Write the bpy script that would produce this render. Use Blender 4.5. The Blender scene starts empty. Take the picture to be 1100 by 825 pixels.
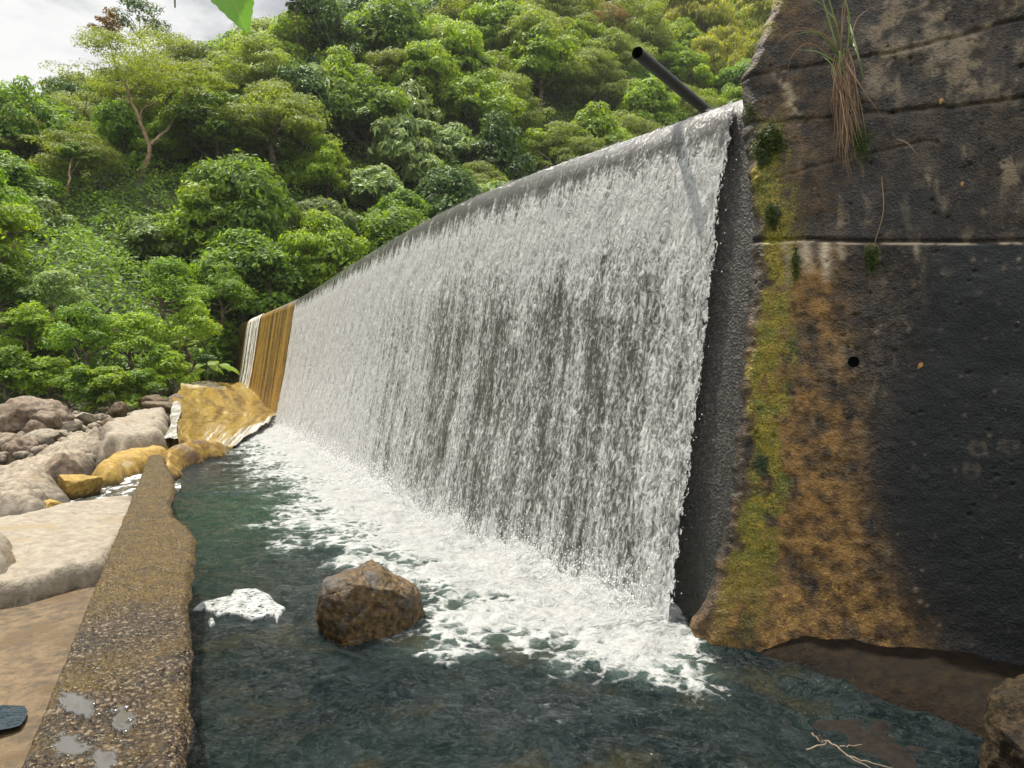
import bpy, bmesh, math, random
import numpy as np
from mathutils import Vector

# ------------------------------------------------------------------ camera, world, sun, exposure
sc = bpy.context.scene
HC, F, CX, HY = 2.2, 800.0, 550.0, 390.0          # camera height, focal (photo pixels), photo centre x, horizon row
cam = bpy.data.objects.new('camera', bpy.data.cameras.new('camera'))
sc.collection.objects.link(cam)
cam.location = (0, 0, HC)
cam.rotation_euler = (math.pi / 2, 0, 0)
cam.data.sensor_width = 36.0
cam.data.lens = 36.0 * F / 1100.0
cam.data.shift_y = -(412.5 - HY) / 1100.0
cam.data.clip_start = 0.05
cam.data.clip_end = 3000
sc.camera = cam

SUN_EL, SUN_AZ = math.radians(68), math.radians(-42)   # azimuth from +Y towards +X
sdir = Vector((math.sin(SUN_AZ) * math.cos(SUN_EL), math.cos(SUN_AZ) * math.cos(SUN_EL), math.sin(SUN_EL)))
sun = bpy.data.objects.new('sun', bpy.data.lights.new('sun', 'SUN'))
sc.collection.objects.link(sun)
sun.data.energy = 3.35
sun.data.angle = math.radians(1.2)
sun.data.color = (1.0, 0.93, 0.80)
sun.rotation_euler = sdir.to_track_quat('Z', 'Y').to_euler()

sc.view_settings.view_transform = 'Standard'
sc.view_settings.look = 'None'
sc.view_settings.exposure = 0.95
sc.view_settings.gamma = 1.0
sc.view_settings.use_curve_mapping = False
sc.cycles.use_denoising = True
sc.cycles.max_bounces = 8
sc.cycles.diffuse_bounces = 5
sc.cycles.transparent_max_bounces = 12
sc.cycles.caustics_reflective = False
sc.cycles.caustics_refractive = False

# ------------------------------------------------------------------ node helper
class G:
    def __init__(s, tree):
        s.t = tree; s.t.nodes.clear()
    def n(s, typ, ins=None, **props):
        nd = s.t.nodes.new(typ)
        for k, v in props.items(): setattr(nd, k, v)
        for k, v in (ins or {}).items():
            s.set(nd.inputs[k], v)
        return nd
    def set(s, sock, v):
        if v is None: return
        if isinstance(v, bpy.types.NodeSocket): s.t.links.new(v, sock)
        else:
            if sock.type == 'RGBA' and len(v) == 3: v = (*v, 1)
            sock.default_value = v
    def m(s, op, a, b=None, c=None, clamp=False):
        nd = s.n('ShaderNodeMath', operation=op); nd.use_clamp = clamp
        s.set(nd.inputs[0], a); s.set(nd.inputs[1], b); s.set(nd.inputs[2], c)
        return nd.outputs[0]
    def mix(s, f, a, b, bt='MIX'):
        nd = s.n('ShaderNodeMix', data_type='RGBA', blend_type=bt)
        s.set(nd.inputs[0], f); s.set(nd.inputs[6], a); s.set(nd.inputs[7], b)
        return nd.outputs[2]
    def ss(s, v, a, b, lo=0.0, hi=1.0):                # smoothstep
        nd = s.n('ShaderNodeMapRange', interpolation_type='SMOOTHSTEP')
        for i, x in enumerate((v, a, b, lo, hi)): s.set(nd.inputs[i], x)
        return nd.outputs[0]
    def lin(s, v, a, b, lo=0.0, hi=1.0):
        nd = s.n('ShaderNodeMapRange')
        for i, x in enumerate((v, a, b, lo, hi)): s.set(nd.inputs[i], x)
        return nd.outputs[0]
    def noise(s, vec, scale, detail=4, rough=0.55, dist=0.0):
        nd = s.n('ShaderNodeTexNoise', {'Vector': vec, 'Scale': scale, 'Detail': detail, 'Roughness': rough, 'Distortion': dist})
        return nd.outputs[0]
    def vor(s, vec, scale, feature='F1', out=0, rnd=1.0):
        nd = s.n('ShaderNodeTexVoronoi', {'Vector': vec, 'Scale': scale, 'Randomness': rnd}, feature=feature)
        return nd.outputs[out]
    def attr(s, name, out='Vector'):
        return s.n('ShaderNodeAttribute', attribute_name=name).outputs[out]
    def pos(s): return s.n('ShaderNodeNewGeometry').outputs['Position']
    def vmul(s, v, k):
        nd = s.n('ShaderNodeVectorMath', operation='MULTIPLY'); s.set(nd.inputs[0], v); s.set(nd.inputs[1], k)
        return nd.outputs[0]
    def vadd(s, v, k):
        nd = s.n('ShaderNodeVectorMath', operation='ADD'); s.set(nd.inputs[0], v); s.set(nd.inputs[1], k)
        return nd.outputs[0]
    def vscale(s, v, f):
        nd = s.n('ShaderNodeVectorMath', operation='SCALE'); s.set(nd.inputs[0], v); s.set(nd.inputs['Scale'], f)
        return nd.outputs[0]
    def sep(s, v):
        nd = s.n('ShaderNodeSeparateXYZ'); s.set(nd.inputs[0], v); return nd.outputs
    def bump(s, h, strength=0.5, dist=0.02, nrm=None):
        nd = s.n('ShaderNodeBump', {'Height': h, 'Strength': strength, 'Distance': dist})
        if nrm: s.set(nd.inputs['Normal'], nrm)
        return nd.outputs[0]
    def pr(s, col, rough=0.7, nrm=None, spec=0.4, **extra):
        nd = s.n('ShaderNodeBsdfPrincipled', {'Base Color': col, 'Roughness': rough, 'Specular IOR Level': spec})
        if nrm: s.set(nd.inputs['Normal'], nrm)
        for k, v in extra.items(): s.set(nd.inputs[k.replace('_', ' ')], v)
        return nd.outputs[0]
    def mixs(s, f, a, b):
        nd = s.n('ShaderNodeMixShader'); s.set(nd.inputs[0], f); s.set(nd.inputs[1], a); s.set(nd.inputs[2], b)
        return nd.outputs[0]
    def out(s, sh):
        s.t.links.new(sh, s.n('ShaderNodeOutputMaterial').inputs['Surface'])

def mat(name):
    m = bpy.data.materials.new(name); m.use_nodes = True
    return m, G(m.node_tree)

# ------------------------------------------------------------------ world: Nishita sky with thin broken cloud
w = bpy.data.worlds.new('World'); sc.world = w; w.use_nodes = True
g = G(w.node_tree)
sky = g.n('ShaderNodeTexSky', sky_type='NISHITA'); sky.sun_disc = False
sky.sun_elevation = SUN_EL; sky.sun_rotation = SUN_AZ
gen = g.n('ShaderNodeTexCoord').outputs['Generated']
cv = g.vmul(gen, (1.0, 1.0, 2.2))
c1 = g.noise(cv, 2.6, 7, 0.6, 0.4)
c2 = g.noise(g.vadd(cv, (3.1, 1.7, 0.4)), 5.0, 6, 0.6, 0.5)
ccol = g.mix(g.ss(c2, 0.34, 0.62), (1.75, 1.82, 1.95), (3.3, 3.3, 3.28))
up = g.ss(g.sep(gen)[2], .46, .85, 1.0, 2.7)                       # cloud boosted overhead, above the view, as added fill light
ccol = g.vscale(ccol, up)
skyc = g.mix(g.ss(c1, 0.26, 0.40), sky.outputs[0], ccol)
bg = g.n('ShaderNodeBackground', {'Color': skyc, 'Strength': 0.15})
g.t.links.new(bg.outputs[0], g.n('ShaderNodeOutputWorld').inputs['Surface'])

# ------------------------------------------------------------------ numpy noise
def _hash(ix, iy, iz):
    h = (ix * 374761393 + iy * 668265263 + iz * 2147483647 // 7 + 1013904223).astype(np.int64)
    h = (h ^ (h >> 13)) * 1274126177 & 0x7fffffff
    h = (h ^ (h >> 16)) * 668265263 & 0x7fffffff
    return ((h >> 8) & 0xffff) / 65535.0
def vnoise(p):
    p = np.asarray(p, float); i = np.floor(p).astype(np.int64); f = p - i; f = f * f * f * (f * (f * 6 - 15) + 10)
    r = 0
    for dx in (0, 1):
        wx = f[:, 0] if dx else 1 - f[:, 0]
        for dy in (0, 1):
            wy = f[:, 1] if dy else 1 - f[:, 1]
            for dz in (0, 1):
                wz = f[:, 2] if dz else 1 - f[:, 2]
                r = r + wx * wy * wz * _hash(i[:, 0] + dx, i[:, 1] + dy, i[:, 2] + dz)
    return r * 2 - 1
def fbm(p, octv=4, gain=0.5):
    p = np.asarray(p, float); a, s, tot = 1.0, 0, 0
    for k in range(octv):
        s = s + a * vnoise(p * 2.03 ** k + 17.3 * k); tot += a; a *= gain
    return s / tot * 1.4
def P3(a, b, c=0.0):
    a = np.asarray(a, float)
    f = lambda q: np.asarray(q, float).ravel() if np.size(q) == a.size else np.broadcast_to(q, a.shape).astype(float).ravel()
    return np.stack([a.ravel(), f(b), f(c)], 1)
def sstep(x, a, b):
    t = np.clip((np.asarray(x, float) - a) / (b - a), 0, 1); return t * t * (3 - 2 * t)

# ------------------------------------------------------------------ mesh helpers
def mesh_np(name, V, Fq, smooth=True, attrs=None):
    V = np.asarray(V, np.float32); Fq = np.asarray(Fq, np.int32)
    me = bpy.data.meshes.new(name); k = Fq.shape[1]
    me.vertices.add(len(V)); me.vertices.foreach_set('co', V.ravel())
    me.loops.add(Fq.size); me.loops.foreach_set('vertex_index', Fq.ravel())
    me.polygons.add(len(Fq)); me.polygons.foreach_set('loop_start', np.arange(0, Fq.size, k, dtype=np.int32))
    me.update(calc_edges=True)
    me.polygons.foreach_set('use_smooth', np.full(len(Fq), smooth, bool))
    for an, av in (attrs or {}).items():
        av = np.asarray(av, np.float32)
        if av.ndim == 1:
            me.attributes.new(an, 'FLOAT', 'POINT').data.foreach_set('value', av)
        else:
            me.attributes.new(an, 'FLOAT_VECTOR', 'POINT').data.foreach_set('vector', av.ravel())
    me.validate(); me.update()
    return me
def link(name, me, m=None, parent=None, loc=None):
    o = bpy.data.objects.new(name, me); sc.collection.objects.link(o)
    if m is not None and len(me.materials) == 0: me.materials.append(m)
    if parent: o.parent = parent
    if loc is not None: o.location = loc
    return o
def empty(name, loc=(0, 0, 0)):
    o = bpy.data.objects.new(name, None); sc.collection.objects.link(o); o.location = loc; o.empty_display_size = 0.2
    return o
def tag(o, label=None, cat=None, group=None, kind=None):
    if label: o['label'] = label
    if cat: o['category'] = cat
    if group: o['group'] = group
    if kind: o['kind'] = kind
    return o
def grid_faces(nr, nc, flip=False):
    r, c = np.meshgrid(np.arange(nr - 1), np.arange(nc - 1), indexing='ij'); a = (r * nc + c).ravel()
    f = np.stack([a, a + 1, a + nc + 1, a + nc], 1)
    return f[:, ::-1] if flip else f
class Soup:                                   # collects quads (tubes, ribbons)
    def __init__(s): s.v = []; s.f = []; s.n = 0
    def add(s, V, Fq):
        s.v.append(np.asarray(V, float)); s.f.append(np.asarray(Fq, int) + s.n); s.n += len(V)
    def tube(s, pts, rad, k=7, cap=False):
        pts = np.asarray(pts, float); n = len(pts); rad = np.broadcast_to(rad, (n,))
        T = np.gradient(pts, axis=0); T /= np.linalg.norm(T, axis=1)[:, None] + 1e-9
        ref = np.array([0.31, 0.17, 0.94]) if abs(T[0, 2]) < 0.8 else np.array([1.0, 0.2, 0.0])
        A = np.cross(T, ref); A /= np.linalg.norm(A, axis=1)[:, None] + 1e-9; B = np.cross(T, A)
        th = np.linspace(0, 2 * np.pi, k, endpoint=False)
        V = (pts[:, None] + rad[:, None, None] * (np.cos(th)[None, :, None] * A[:, None] + np.sin(th)[None, :, None] * B[:, None])).reshape(-1, 3)
        fs = []
        for i in range(n - 1):
            for j in range(k):
                a = i * k + j; b = i * k + (j + 1) % k
                fs.append((a, b, b + k, a + k))
        s.add(V, fs)
    def ribbon(s, pts, width, side):
        pts = np.asarray(pts, float); n = len(pts); width = np.broadcast_to(width, (n,)); side = np.asarray(side, float)
        T = np.gradient(pts, axis=0); T /= np.linalg.norm(T, axis=1)[:, None] + 1e-9
        S = np.cross(T, np.broadcast_to(side, T.shape)); S /= np.linalg.norm(S, axis=1)[:, None] + 1e-9
        N = np.cross(S, T)
        V = np.concatenate([pts - S * width[:, None] / 2, pts + N * width[:, None] * 0.14, pts + S * width[:, None] / 2])
        fs = [(i, i + 1, n + i + 1, n + i) for i in range(n - 1)] + [(n + i, n + i + 1, 2 * n + i + 1, 2 * n + i) for i in range(n - 1)]
        s.add(V, fs)
    def me(s, name, smooth=True): return mesh_np(name, np.concatenate(s.v), np.concatenate(s.f), smooth)

def PZ(x, y, z):                               # photo pixel -> world point at height z
    D = (HC - z) * F / (y - HY); return np.array([(x - CX) / F * D, D, z])
def PD(x, y, D):                               # photo pixel -> world point at depth D
    return np.array([(x - CX) / F * D, D, HC - (y - HY) / F * D])
def proj(p):
    return CX + F * p[0] / p[1], HY + F * (HC - p[2]) / p[1]

# ------------------------------------------------------------------ the dam's plan and the wing wall's plane
_dy = np.array([5.0, 6.2, 7.0, 8.6, 10.7, 15.5, 25.5, 40.0, 46.0])
_dx = np.array([2.08, 1.38, .92, -.03, -1.15, -3.3, -7.9, -14.9, -17.8])
_yy = np.linspace(4.0, 46, 1200)
_xx = np.interp(_yy, _dy, _dx)
for _ in range(3):
    k = 21; _xx2 = np.convolve(np.pad(_xx, k // 2, mode='reflect', reflect_type='odd'), np.ones(k) / k, 'valid'); _xx = _xx2
def dam_x(y): return np.interp(y, _yy, _xx)
def dam_n(y):                                  # downstream normal in plan
    s = (dam_x(np.asarray(y) + .4) - dam_x(np.asarray(y) - .4)) / .8
    n = np.stack([-np.ones_like(s), s], -1); return n / np.linalg.norm(n, axis=-1, keepdims=True)
ZC = 4.6
def crest_rise(y):                             # the crest bows up gently between its ends
    y = np.asarray(y, float); t = np.clip((y - 5.8) / 8.5, 0, 1); u = np.clip((y - 14.3) / 12.5, 0, 1)
    return .25 * np.where(y < 14.3, np.sin(t * np.pi / 2) ** 1.2, (1 + np.cos(u * np.pi)) / 2)
def dam_profile(nf=60):                        # (upstream offset q, z) from toe, over the rounded crest, to the back
    z = np.linspace(-0.8, 4.18, nf); q = 0.14 * np.maximum(z, -0.2)
    a = np.linspace(0, 1, 14)[1:]; th = a * math.radians(79)
    R = 0.52; q2 = q[-1] + R * (np.sin(th) * 0.0 + (1 - np.cos(th))); z2 = z[-1] + R * np.sin(th) * 0.83
    q3 = np.array([1.7, 2.0, 2.05]); z3 = np.array([ZC + .02, ZC - .25, 0.0])
    return np.concatenate([q, q2, q3]), np.concatenate([z, z2, z3])
WP = np.array([1.44, 5.93, 0.0]); WD = np.array([.91, -.42, 0]); WD /= np.linalg.norm(WD)
WB = 0.07; WN0 = np.array([WD[1], -WD[0], 0.0])     # faces the camera
WUP = np.array([-WN0[0] * WB, -WN0[1] * WB, 1.0])
WNRM = np.cross(WD, WUP); WNRM /= np.linalg.norm(WNRM)
if WNRM[1] > 0: WNRM = -WNRM
def wall_sz(x, y):
    d = np.array([(x - CX) / F, 1.0, -(y - HY) / F]); o = np.array([0, 0, HC])
    t = np.dot(WP - o, WNRM) / np.dot(d, WNRM); p = o + d * t
    return float(np.dot(p - WP, WD) - 0), float(p[2])
def wall_pt(s, z, out=0.0):
    s = np.asarray(s, float); z = np.asarray(z, float)
    return WP + s[..., None] * WD + z[..., None] * WUP + np.asarray(out)[..., None] * WNRM

# ------------------------------------------------------------------ terrain
_foot = np.array([(-70, 6), (-40, 22), (-21.5, 31), (-15.9, 35.5), (-14.8, 41.5), (5, 53), (40, 66), (120, 90)], float)
def foot_dist(x, y):
    x = np.asarray(x, float); y = np.asarray(y, float); best = np.full(x.shape, 1e9); sg = np.ones(x.shape)
    for (a, b) in zip(_foot[:-1], _foot[1:]):
        d = b - a; L = np.hypot(*d); u = d / L
        t = np.clip((x - a[0]) * u[0] + (y - a[1]) * u[1], 0, L)
        dx = x - a[0] - t * u[0]; dy = y - a[1] - t * u[1]; ds = np.hypot(dx, dy)
        side = u[0] * (y - a[1]) - u[1] * (x - a[0])
        sg = np.where(ds < best - 1e-6, np.sign(side), sg); best = np.minimum(best, ds)
    return best * sg
SKX = np.array([-300, 0, 60, 100, 150, 200, 260, 330, 420, 550, 700, 830, 1400]); SKY = np.array([175, 150, 138, 132, 114, 106, 92, 70, 50, 26, 8, 4, 0])
def terrain(x, y):
    x = np.asarray(x, float); y = np.asarray(y, float)
    d = foot_dist(x, y); D = np.maximum(y, 1.0)
    up = sstep(x - dam_x(np.clip(y, 4, 46)), 1.2, 2.4) * (y > 3)
    zl = np.where(d < 0, 0.25 * sstep(d, -9, -1), 0.25 + 1.0 * np.maximum(d, 0) + 0.0)
    zl = np.where(d < -14, -0.7, np.where(d < 0, .15 * sstep(d, -12, -2) - .8 * (1 - sstep(d, -14, -9)), zl))
    zu = zl + (2.9 - np.where(d < 0, zl, 0)) * (1 - sstep(d, 0, 14))
    z = zl * (1 - up) + zu * up
    px = CX + F * x / D; sk = HC + D * (HY - np.interp(px, SKX, SKY)) / F - 4.2
    sk = np.minimum(sk, 80 + 0 * sk)
    k = 3.0; hsel = sstep(d, 0, 12) * (y > 8)
    zc = -np.log(np.exp(-np.clip(z, -50, 120) / k) + np.exp(-np.clip(sk, -50, 120) / k)) * k
    z = z * (1 - hsel) + zc * hsel
    und = fbm(P3(x * .09, y * .09, 3.1), 3).reshape(x.shape) * 1.6
    return z + und * sstep(d, 1, 10)

# ------------------------------------------------------------------ ground sheet (river bed, banks, hill), out to the horizon
na, nr = 420, 300
ang = np.concatenate([np.linspace(-62, 40, 340), np.linspace(40, 298, 81)[1:]])
rad = np.geomspace(.6, 900, nr)
AA, RR = np.meshgrid(np.radians(ang), rad, indexing='ij')
gx, gy = np.sin(AA) * RR, np.cos(AA) * RR
gz = terrain(gx, gy)
m_ground, g = mat('hill_soil')
p = g.pos(); nz = g.noise(p, .7, 6)
c = g.mix(g.ss(nz, .4, .65), (.03, .05, .010), (.055, .065, .02))
zz = g.sep(p)[2]
c = g.mix(g.ss(zz, -.3, .2), (.07, .075, .045), c)
g.out(g.pr(c, .9, g.bump(g.noise(p, 6, 6), .8, .1)))
tag(link('ground', mesh_np('ground', P3(gx, gy.ravel().reshape(gx.shape), gz), grid_faces(len(ang), nr, True)), m_ground), kind='structure')

# ------------------------------------------------------------------ dam
ys = np.concatenate([np.geomspace(5.83, 12, 120), np.linspace(12, 43.5, 150)[1:]])
q, z = dam_profile()
bx = dam_x(ys); N = dam_n(ys)
ysz = ys[:, None] - .026 * np.clip(z, 0, 9)[None] * np.clip(1 - (ys[:, None] - 5.9) / 1.5, 0, 1); bxz = dam_x(ysz)
V = np.stack([bxz - N[:, :1] * q, ysz - N[:, 1:] * q, np.broadcast_to(z, (len(ys), len(q))) + crest_rise(ys)[:, None] * np.clip(z / ZC, 0, 1)[None]], -1)
U = np.stack([np.broadcast_to(ys[:, None], V.shape[:2]), np.broadcast_to(np.cumsum(np.hypot(np.gradient(q), np.gradient(z))), V.shape[:2]), np.zeros(V.shape[:2])], -1)
rough = fbm(P3(V[..., 0] * 9, V[..., 1] * 9, V[..., 2].ravel() * 9), 3) * .012
nf = len(z); V[..., 0] += (N[:, :1] * rough.reshape(V.shape[:2])); V[..., 1] += (N[:, 1:] * rough.reshape(V.shape[:2]))
m_dam, g = mat('dam_concrete')
uv = g.attr('uvm'); u, v, _ = g.sep(uv); p = g.pos(); zz = g.sep(p)[2]
agg = g.vor(p, 42, out=0); fine = g.noise(p, 60, 3)
near = g.mix(g.noise(p, 3.5, 5), (.018, .017, .016), (.062, .056, .05))
near = g.mix(g.ss(g.noise(p, 30, 3), .45, .7), near, (.10, .092, .08))
near = g.mix(g.m('MULTIPLY', g.ss(zz, 1.5, .2), .7), near, (.012, .016, .010))
st = g.noise(g.vadd(g.vmul(uv, (.9, .05, 1)), g.vscale(g.n('ShaderNodeTexNoise', {'Vector': g.vmul(uv, (1, .5, 0)), 'Scale': 1.2, 'Detail': 5}).outputs['Color'], .5)), 2.2, 5, .65)
gold = g.mix(g.ss(st, .36, .62), (.06, .03, .010), (.36, .20, .035))
gold = g.mix(g.ss(g.noise(g.vmul(uv, (2.6, .12, 1)), 2.0, 4), .55, .7), gold, (.30, .22, .10))
col = g.mix(g.ss(u, 23.6, 24.6), near, gold)
crest = g.mix(g.noise(p, 14, 4), (.07, .07, .068), (.20, .195, .185))
col = g.mix(g.m('MULTIPLY', g.ss(zz, 4.28, 4.5), g.ss(u, 33, 27)), col, crest)
h = g.m('ADD', g.m('MULTIPLY', agg, .8), fine)
g.out(g.pr(col, g.lin(g.noise(p, 8, 3), .3, .7, .25, .6), g.bump(h, .7, .012), .5))
dam = empty('concrete_dam', (dam_x(6.2), 6.2, 0))
tag(dam, 'long battered concrete dam with rounded grey crest, water sheeting down its face', 'dam', kind='thing')
def at_world(o):                                # parts keep world coordinates under a moved empty
    o.matrix_parent_inverse = o.parent.matrix_basis.inverted(); return o
at_world(link('dam_body', mesh_np('dam_body', V.reshape(-1, 3), grid_faces(len(ys), nf), True, {'uvm': U.reshape(-1, 3)}), m_dam, dam))

# ------------------------------------------------------------------ foam / falling water
def falling_water(name, y0, y1, ncol, nrow, edge_lo, edge_hi, thick, zbot, amp):
    """Rough sheet of water on the dam face between arc positions; carries uvm=(run along dam, drop, edge fade)."""
    a = np.linspace(0, 1, ncol)
    yc = y0 * (y1 / y0) ** a
    qf, zf = dam_profile(60)
    S = np.concatenate([[0], np.cumsum(np.hypot(np.diff(qf), np.diff(zf)))])
    smax = np.interp(4.52, zf[:-3], S[:-3])
    s0 = np.interp(zbot, zf[:-3], S[:-3])
    sv = np.linspace(s0, smax, nrow)
    qv, zv = np.interp(sv, S, qf), np.interp(sv, S, zf)
    drop = smax - sv
    # the right edge slants: higher rows start farther along the dam
    YC = yc[:, None] + (edge_hi - edge_lo) * np.clip(zv / ZC, 0, 1)[None] * (1 - a[:, None]) ** 6
    bx = dam_x(YC); NN = dam_n(YC)
    uu = np.concatenate([[0], np.cumsum(np.hypot(np.diff(yc), np.diff(dam_x(yc))))])
    UU = np.broadcast_to(uu[:, None], YC.shape); DD = np.broadcast_to(drop[None], YC.shape)
    n1 = fbm(P3(UU * 5.0, DD * 2.6, 1.3), 4, .6).reshape(YC.shape)
    n2 = fbm(P3(UU * 1.3, DD * .4, 7.7), 3).reshape(YC.shape)
    ef = np.minimum(uu, uu[-1] - uu)[:, None] + 0 * DD
    off = thick * sstep(DD, .05, .8) + amp * (n1 * .8 + n2 * .6) * sstep(DD, .15, 1.2) + .012
    # the sheet leaves the face a little as it falls, and splashes out at the foot
    off = off + .10 * sstep(DD, 2.5, 4.8) + .03
    off = np.maximum(off, .012)
    V = np.stack([bx - NN[..., 0] * qv + NN[..., 0] * off, YC - NN[..., 1] * qv + NN[..., 1] * off, np.broadcast_to(zv, YC.shape) + .02 + crest_rise(YC) * np.clip(zv / ZC, 0, 1)[None]], -1)
    uv = np.stack([UU, DD, ef], -1)
    return mesh_np(name, V.reshape(-1, 3), grid_faces(ncol, nrow), True, {'uvm': uv.reshape(-1, 3)})

m_fall, g = mat('falling_water')
uv = g.attr('uvm'); u, v, e = g.sep(uv)
warp = g.noise(g.vmul(uv, (1.0, .6, 0)), 4.0, 3)
uvw = g.vadd(uv, g.vmul(g.n('ShaderNodeTexNoise', {'Vector': g.vmul(uv, (1, .7, 0)), 'Scale': 7.0, 'Detail': 2}).outputs['Color'], (.12, .16, 0)))
lace = g.noise(g.vmul(uvw, (1.0, .42, 0)), 23, 6, .68, .8)
lace2 = g.noise(g.vmul(uvw, (1.0, .62, 0)), 34, 3, .6, .3)
mid = g.noise(g.vmul(uvw, (1.0, .30, 0)), 4.2, 3, .6)
strk = g.noise(g.vmul(uv, (1.0, .05, 0)), 2.6, 4, .6)
strk2 = g.noise(g.vmul(uv, (1.0, .03, 0)), 9.0, 3, .6)
big = g.noise(g.vmul(uv, (.30, .25, 0)), 1.0, 2)
fst = g.noise(g.vmul(uvw, (1.0, .10, 0)), 30, 4, .65, .2)
hgt = g.m('ADD', g.m('ADD', g.m('MULTIPLY', lace, .44), g.m('MULTIPLY', lace2, .26)), g.m('ADD', g.m('MULTIPLY', mid, .26), g.m('MULTIPLY', strk, .32)))
hgt = g.m('ADD', hgt, g.m('ADD', g.m('MULTIPLY', strk2, .18), g.m('MULTIPLY', fst, .24)))
# cover: how much of the sheet has broken into white water (smooth and glassy just under the lip, thin in the middle)
thin = g.m('MULTIPLY', g.m('MULTIPLY', g.ss(u, .1, 1.4, .45, 1.0), g.ss(u, 13, 4.5)), g.m('MULTIPLY', g.ss(v, .8, 2.2), g.ss(v, 5.3, 4.3)))
thr = g.m('ADD', .765, g.m('MULTIPLY', thin, .108))
thr = g.m('SUBTRACT', thr, g.m('MULTIPLY', g.ss(v, 1.6, .5), .10))
thr = g.m('SUBTRACT', thr, g.m('MULTIPLY', g.ss(v, 4.0, 4.9), .12))
thr = g.m('SUBTRACT', thr, g.m('MULTIPLY', g.ss(u, 3, 13), .035))
thr = g.m('ADD', thr, g.m('MULTIPLY', g.ss(g.m('ADD', v, g.m('MULTIPLY', g.m('SUBTRACT', g.noise(g.vmul(uv, (1, .6, 0)), 5.0, 5, .75), .5), 1.0)), .95, .05), .40))
thr = g.m('ADD', thr, g.m('MULTIPLY', g.m('SUBTRACT', big, .5), .10))
white = g.ss(g.m('SUBTRACT', hgt, thr), -.10, .10)
cw = g.mix(g.ss(g.m('ADD', g.m('MULTIPLY', lace2, .5), g.m('MULTIPLY', lace, .5)), .40, .60), (.44, .44, .43), (.74, .74, .73))
dk = g.mix(strk, (.030, .030, .027), (.11, .105, .09))
nb = g.bump(hgt, .8, .045)
sh_w = g.n('ShaderNodeBsdfDiffuse', {'Color': cw, 'Normal': nb}).outputs[0]
sh_t = g.n('ShaderNodeBsdfTranslucent', {'Color': (.85, .87, .88), 'Normal': nb}).outputs[0]
sh_w = g.mixs(.22, sh_w, sh_t)
sh_d = g.pr(dk, .12, nb, .5)
fall_sh = g.mixs(white, sh_d, sh_w)
hole = g.m('LESS_THAN', g.m('ADD', g.m('SUBTRACT', hgt, .81), g.m('ADD', g.lin(e, 0, .30, -.42, .25), g.m('MULTIPLY', g.ss(v, .25, .05), -.35))), 0.0)
g.out(g.mixs(hole, fall_sh, g.n('ShaderNodeBsdfTransparent').outputs[0]))
tag(link('waterfall', falling_water('waterfall', 6.02, 26.0, 900, 230, 6.02, 5.98, .04, -.05, .022), m_fall),
    'wide white sheet of water falling over the dam into the pool', kind='structure')
m_trick, g = mat('trickling_water')
uv = g.attr('uvm'); u, v, e = g.sep(uv)
st = g.noise(g.vmul(uv, (1.0, .035, 0)), 2.6, 3, .6); ft = g.noise(g.vmul(uv, (1.0, .3, 0)), 9, 4, .6)
k = g.m('ADD', g.m('MULTIPLY', st, .8), g.m('MULTIPLY', ft, .35))
al = g.m('MULTIPLY', g.ss(k, .50, .64), g.ss(e, .0, .5))
d1 = g.n('ShaderNodeBsdfDiffuse', {'Color': (.85, .84, .80)}).outputs[0]
g.out(g.mixs(al, g.n('ShaderNodeBsdfTransparent').outputs[0], d1))
tag(link('waterfall', falling_water('trickle', 34.2, 39.2, 90, 80, 34.2, 34.2, .02, 1.0, .01), m_trick),
    'thin white streaks of water at the far end of the dam', kind='structure')

# ------------------------------------------------------------------ pool water
PAR_T = .60
par_R = [(198, 825), (205, 760), (207, 700), (203, 660), (205, 640), (208, 612), (210, 590), (211, 575), (200, 562), (186, 552), (184, 541), (189, 522), (186, 508), (180, 500), (176, 488)]
pr_pts = np.array([PZ(x, y, PAR_T)[:2] for x, y in par_R])
def par_rx(y): return np.interp(y, pr_pts[:, 1], pr_pts[:, 0])
par_L0, par_L1 = PZ(22, 825, PAR_T), PZ(160, 490, PAR_T)
def par_lx(y): return par_L0[0] + (par_L1[0] - par_L0[0]) * (np.asarray(y) - par_L0[1]) / (par_L1[1] - par_L0[1])
yr = np.concatenate([np.linspace(-6, 1.9, 40), np.geomspace(1.95, 27.5, 640)])
nc = 300
def wall_x(y):                                 # foot of the wing wall at depth y
    return WP[0] + WD[0] * (y - WP[1]) / WD[1]
xl = np.where(yr < 12.6, np.minimum(par_rx(np.clip(yr, 2.9, 12.7)), -.9) - .35, dam_x(yr) - 3.6)
xr = np.where(yr > 6.1, dam_x(np.maximum(yr, 6.1)) + .25, np.minimum(wall_x(yr), 9) + .3)
t = np.linspace(0, 1, nc)
X = xl[:, None] + (xr - xl)[:, None] * t; Y = np.broadcast_to(yr[:, None], X.shape)
# distance from the foot of the fall
cy = np.linspace(6.3, 30, 300); cxp = dam_x(cy)
DD = np.full(X.shape, 9e9)
for i in range(0, 300, 1):
    DD = np.minimum(DD, (X - cxp[i]) ** 2 + (Y - cy[i]) ** 2)
DD = np.sqrt(DD)
nearw = np.clip(1 - DD / 2.6, 0, 1)
w1 = fbm(P3(X * 2.2, Y.ravel() * 2.2, 2.0), 4, .55).reshape(X.shape)
w2 = fbm(P3(X * 8 + w1 * 1.5, Y.ravel() * 8, 5.0), 3, .6).reshape(X.shape)
w3 = 1 - np.abs(fbm(P3(X * 4 + w1, Y.ravel() * 4, 9.0), 3, .5)).reshape(X.shape)
Z = w1 * .018 + w2 * .006 + (w3 - .6) * .012 + nearw ** 1.5 * (.05 + .06 * w1 + .035 * w2 + .05 * (w3 - .5)) + .22 * np.clip(1 - DD / .55, 0, 1) ** 2 * (1 + .6 * w1)
m_water, g = mat('pool_water')
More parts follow.
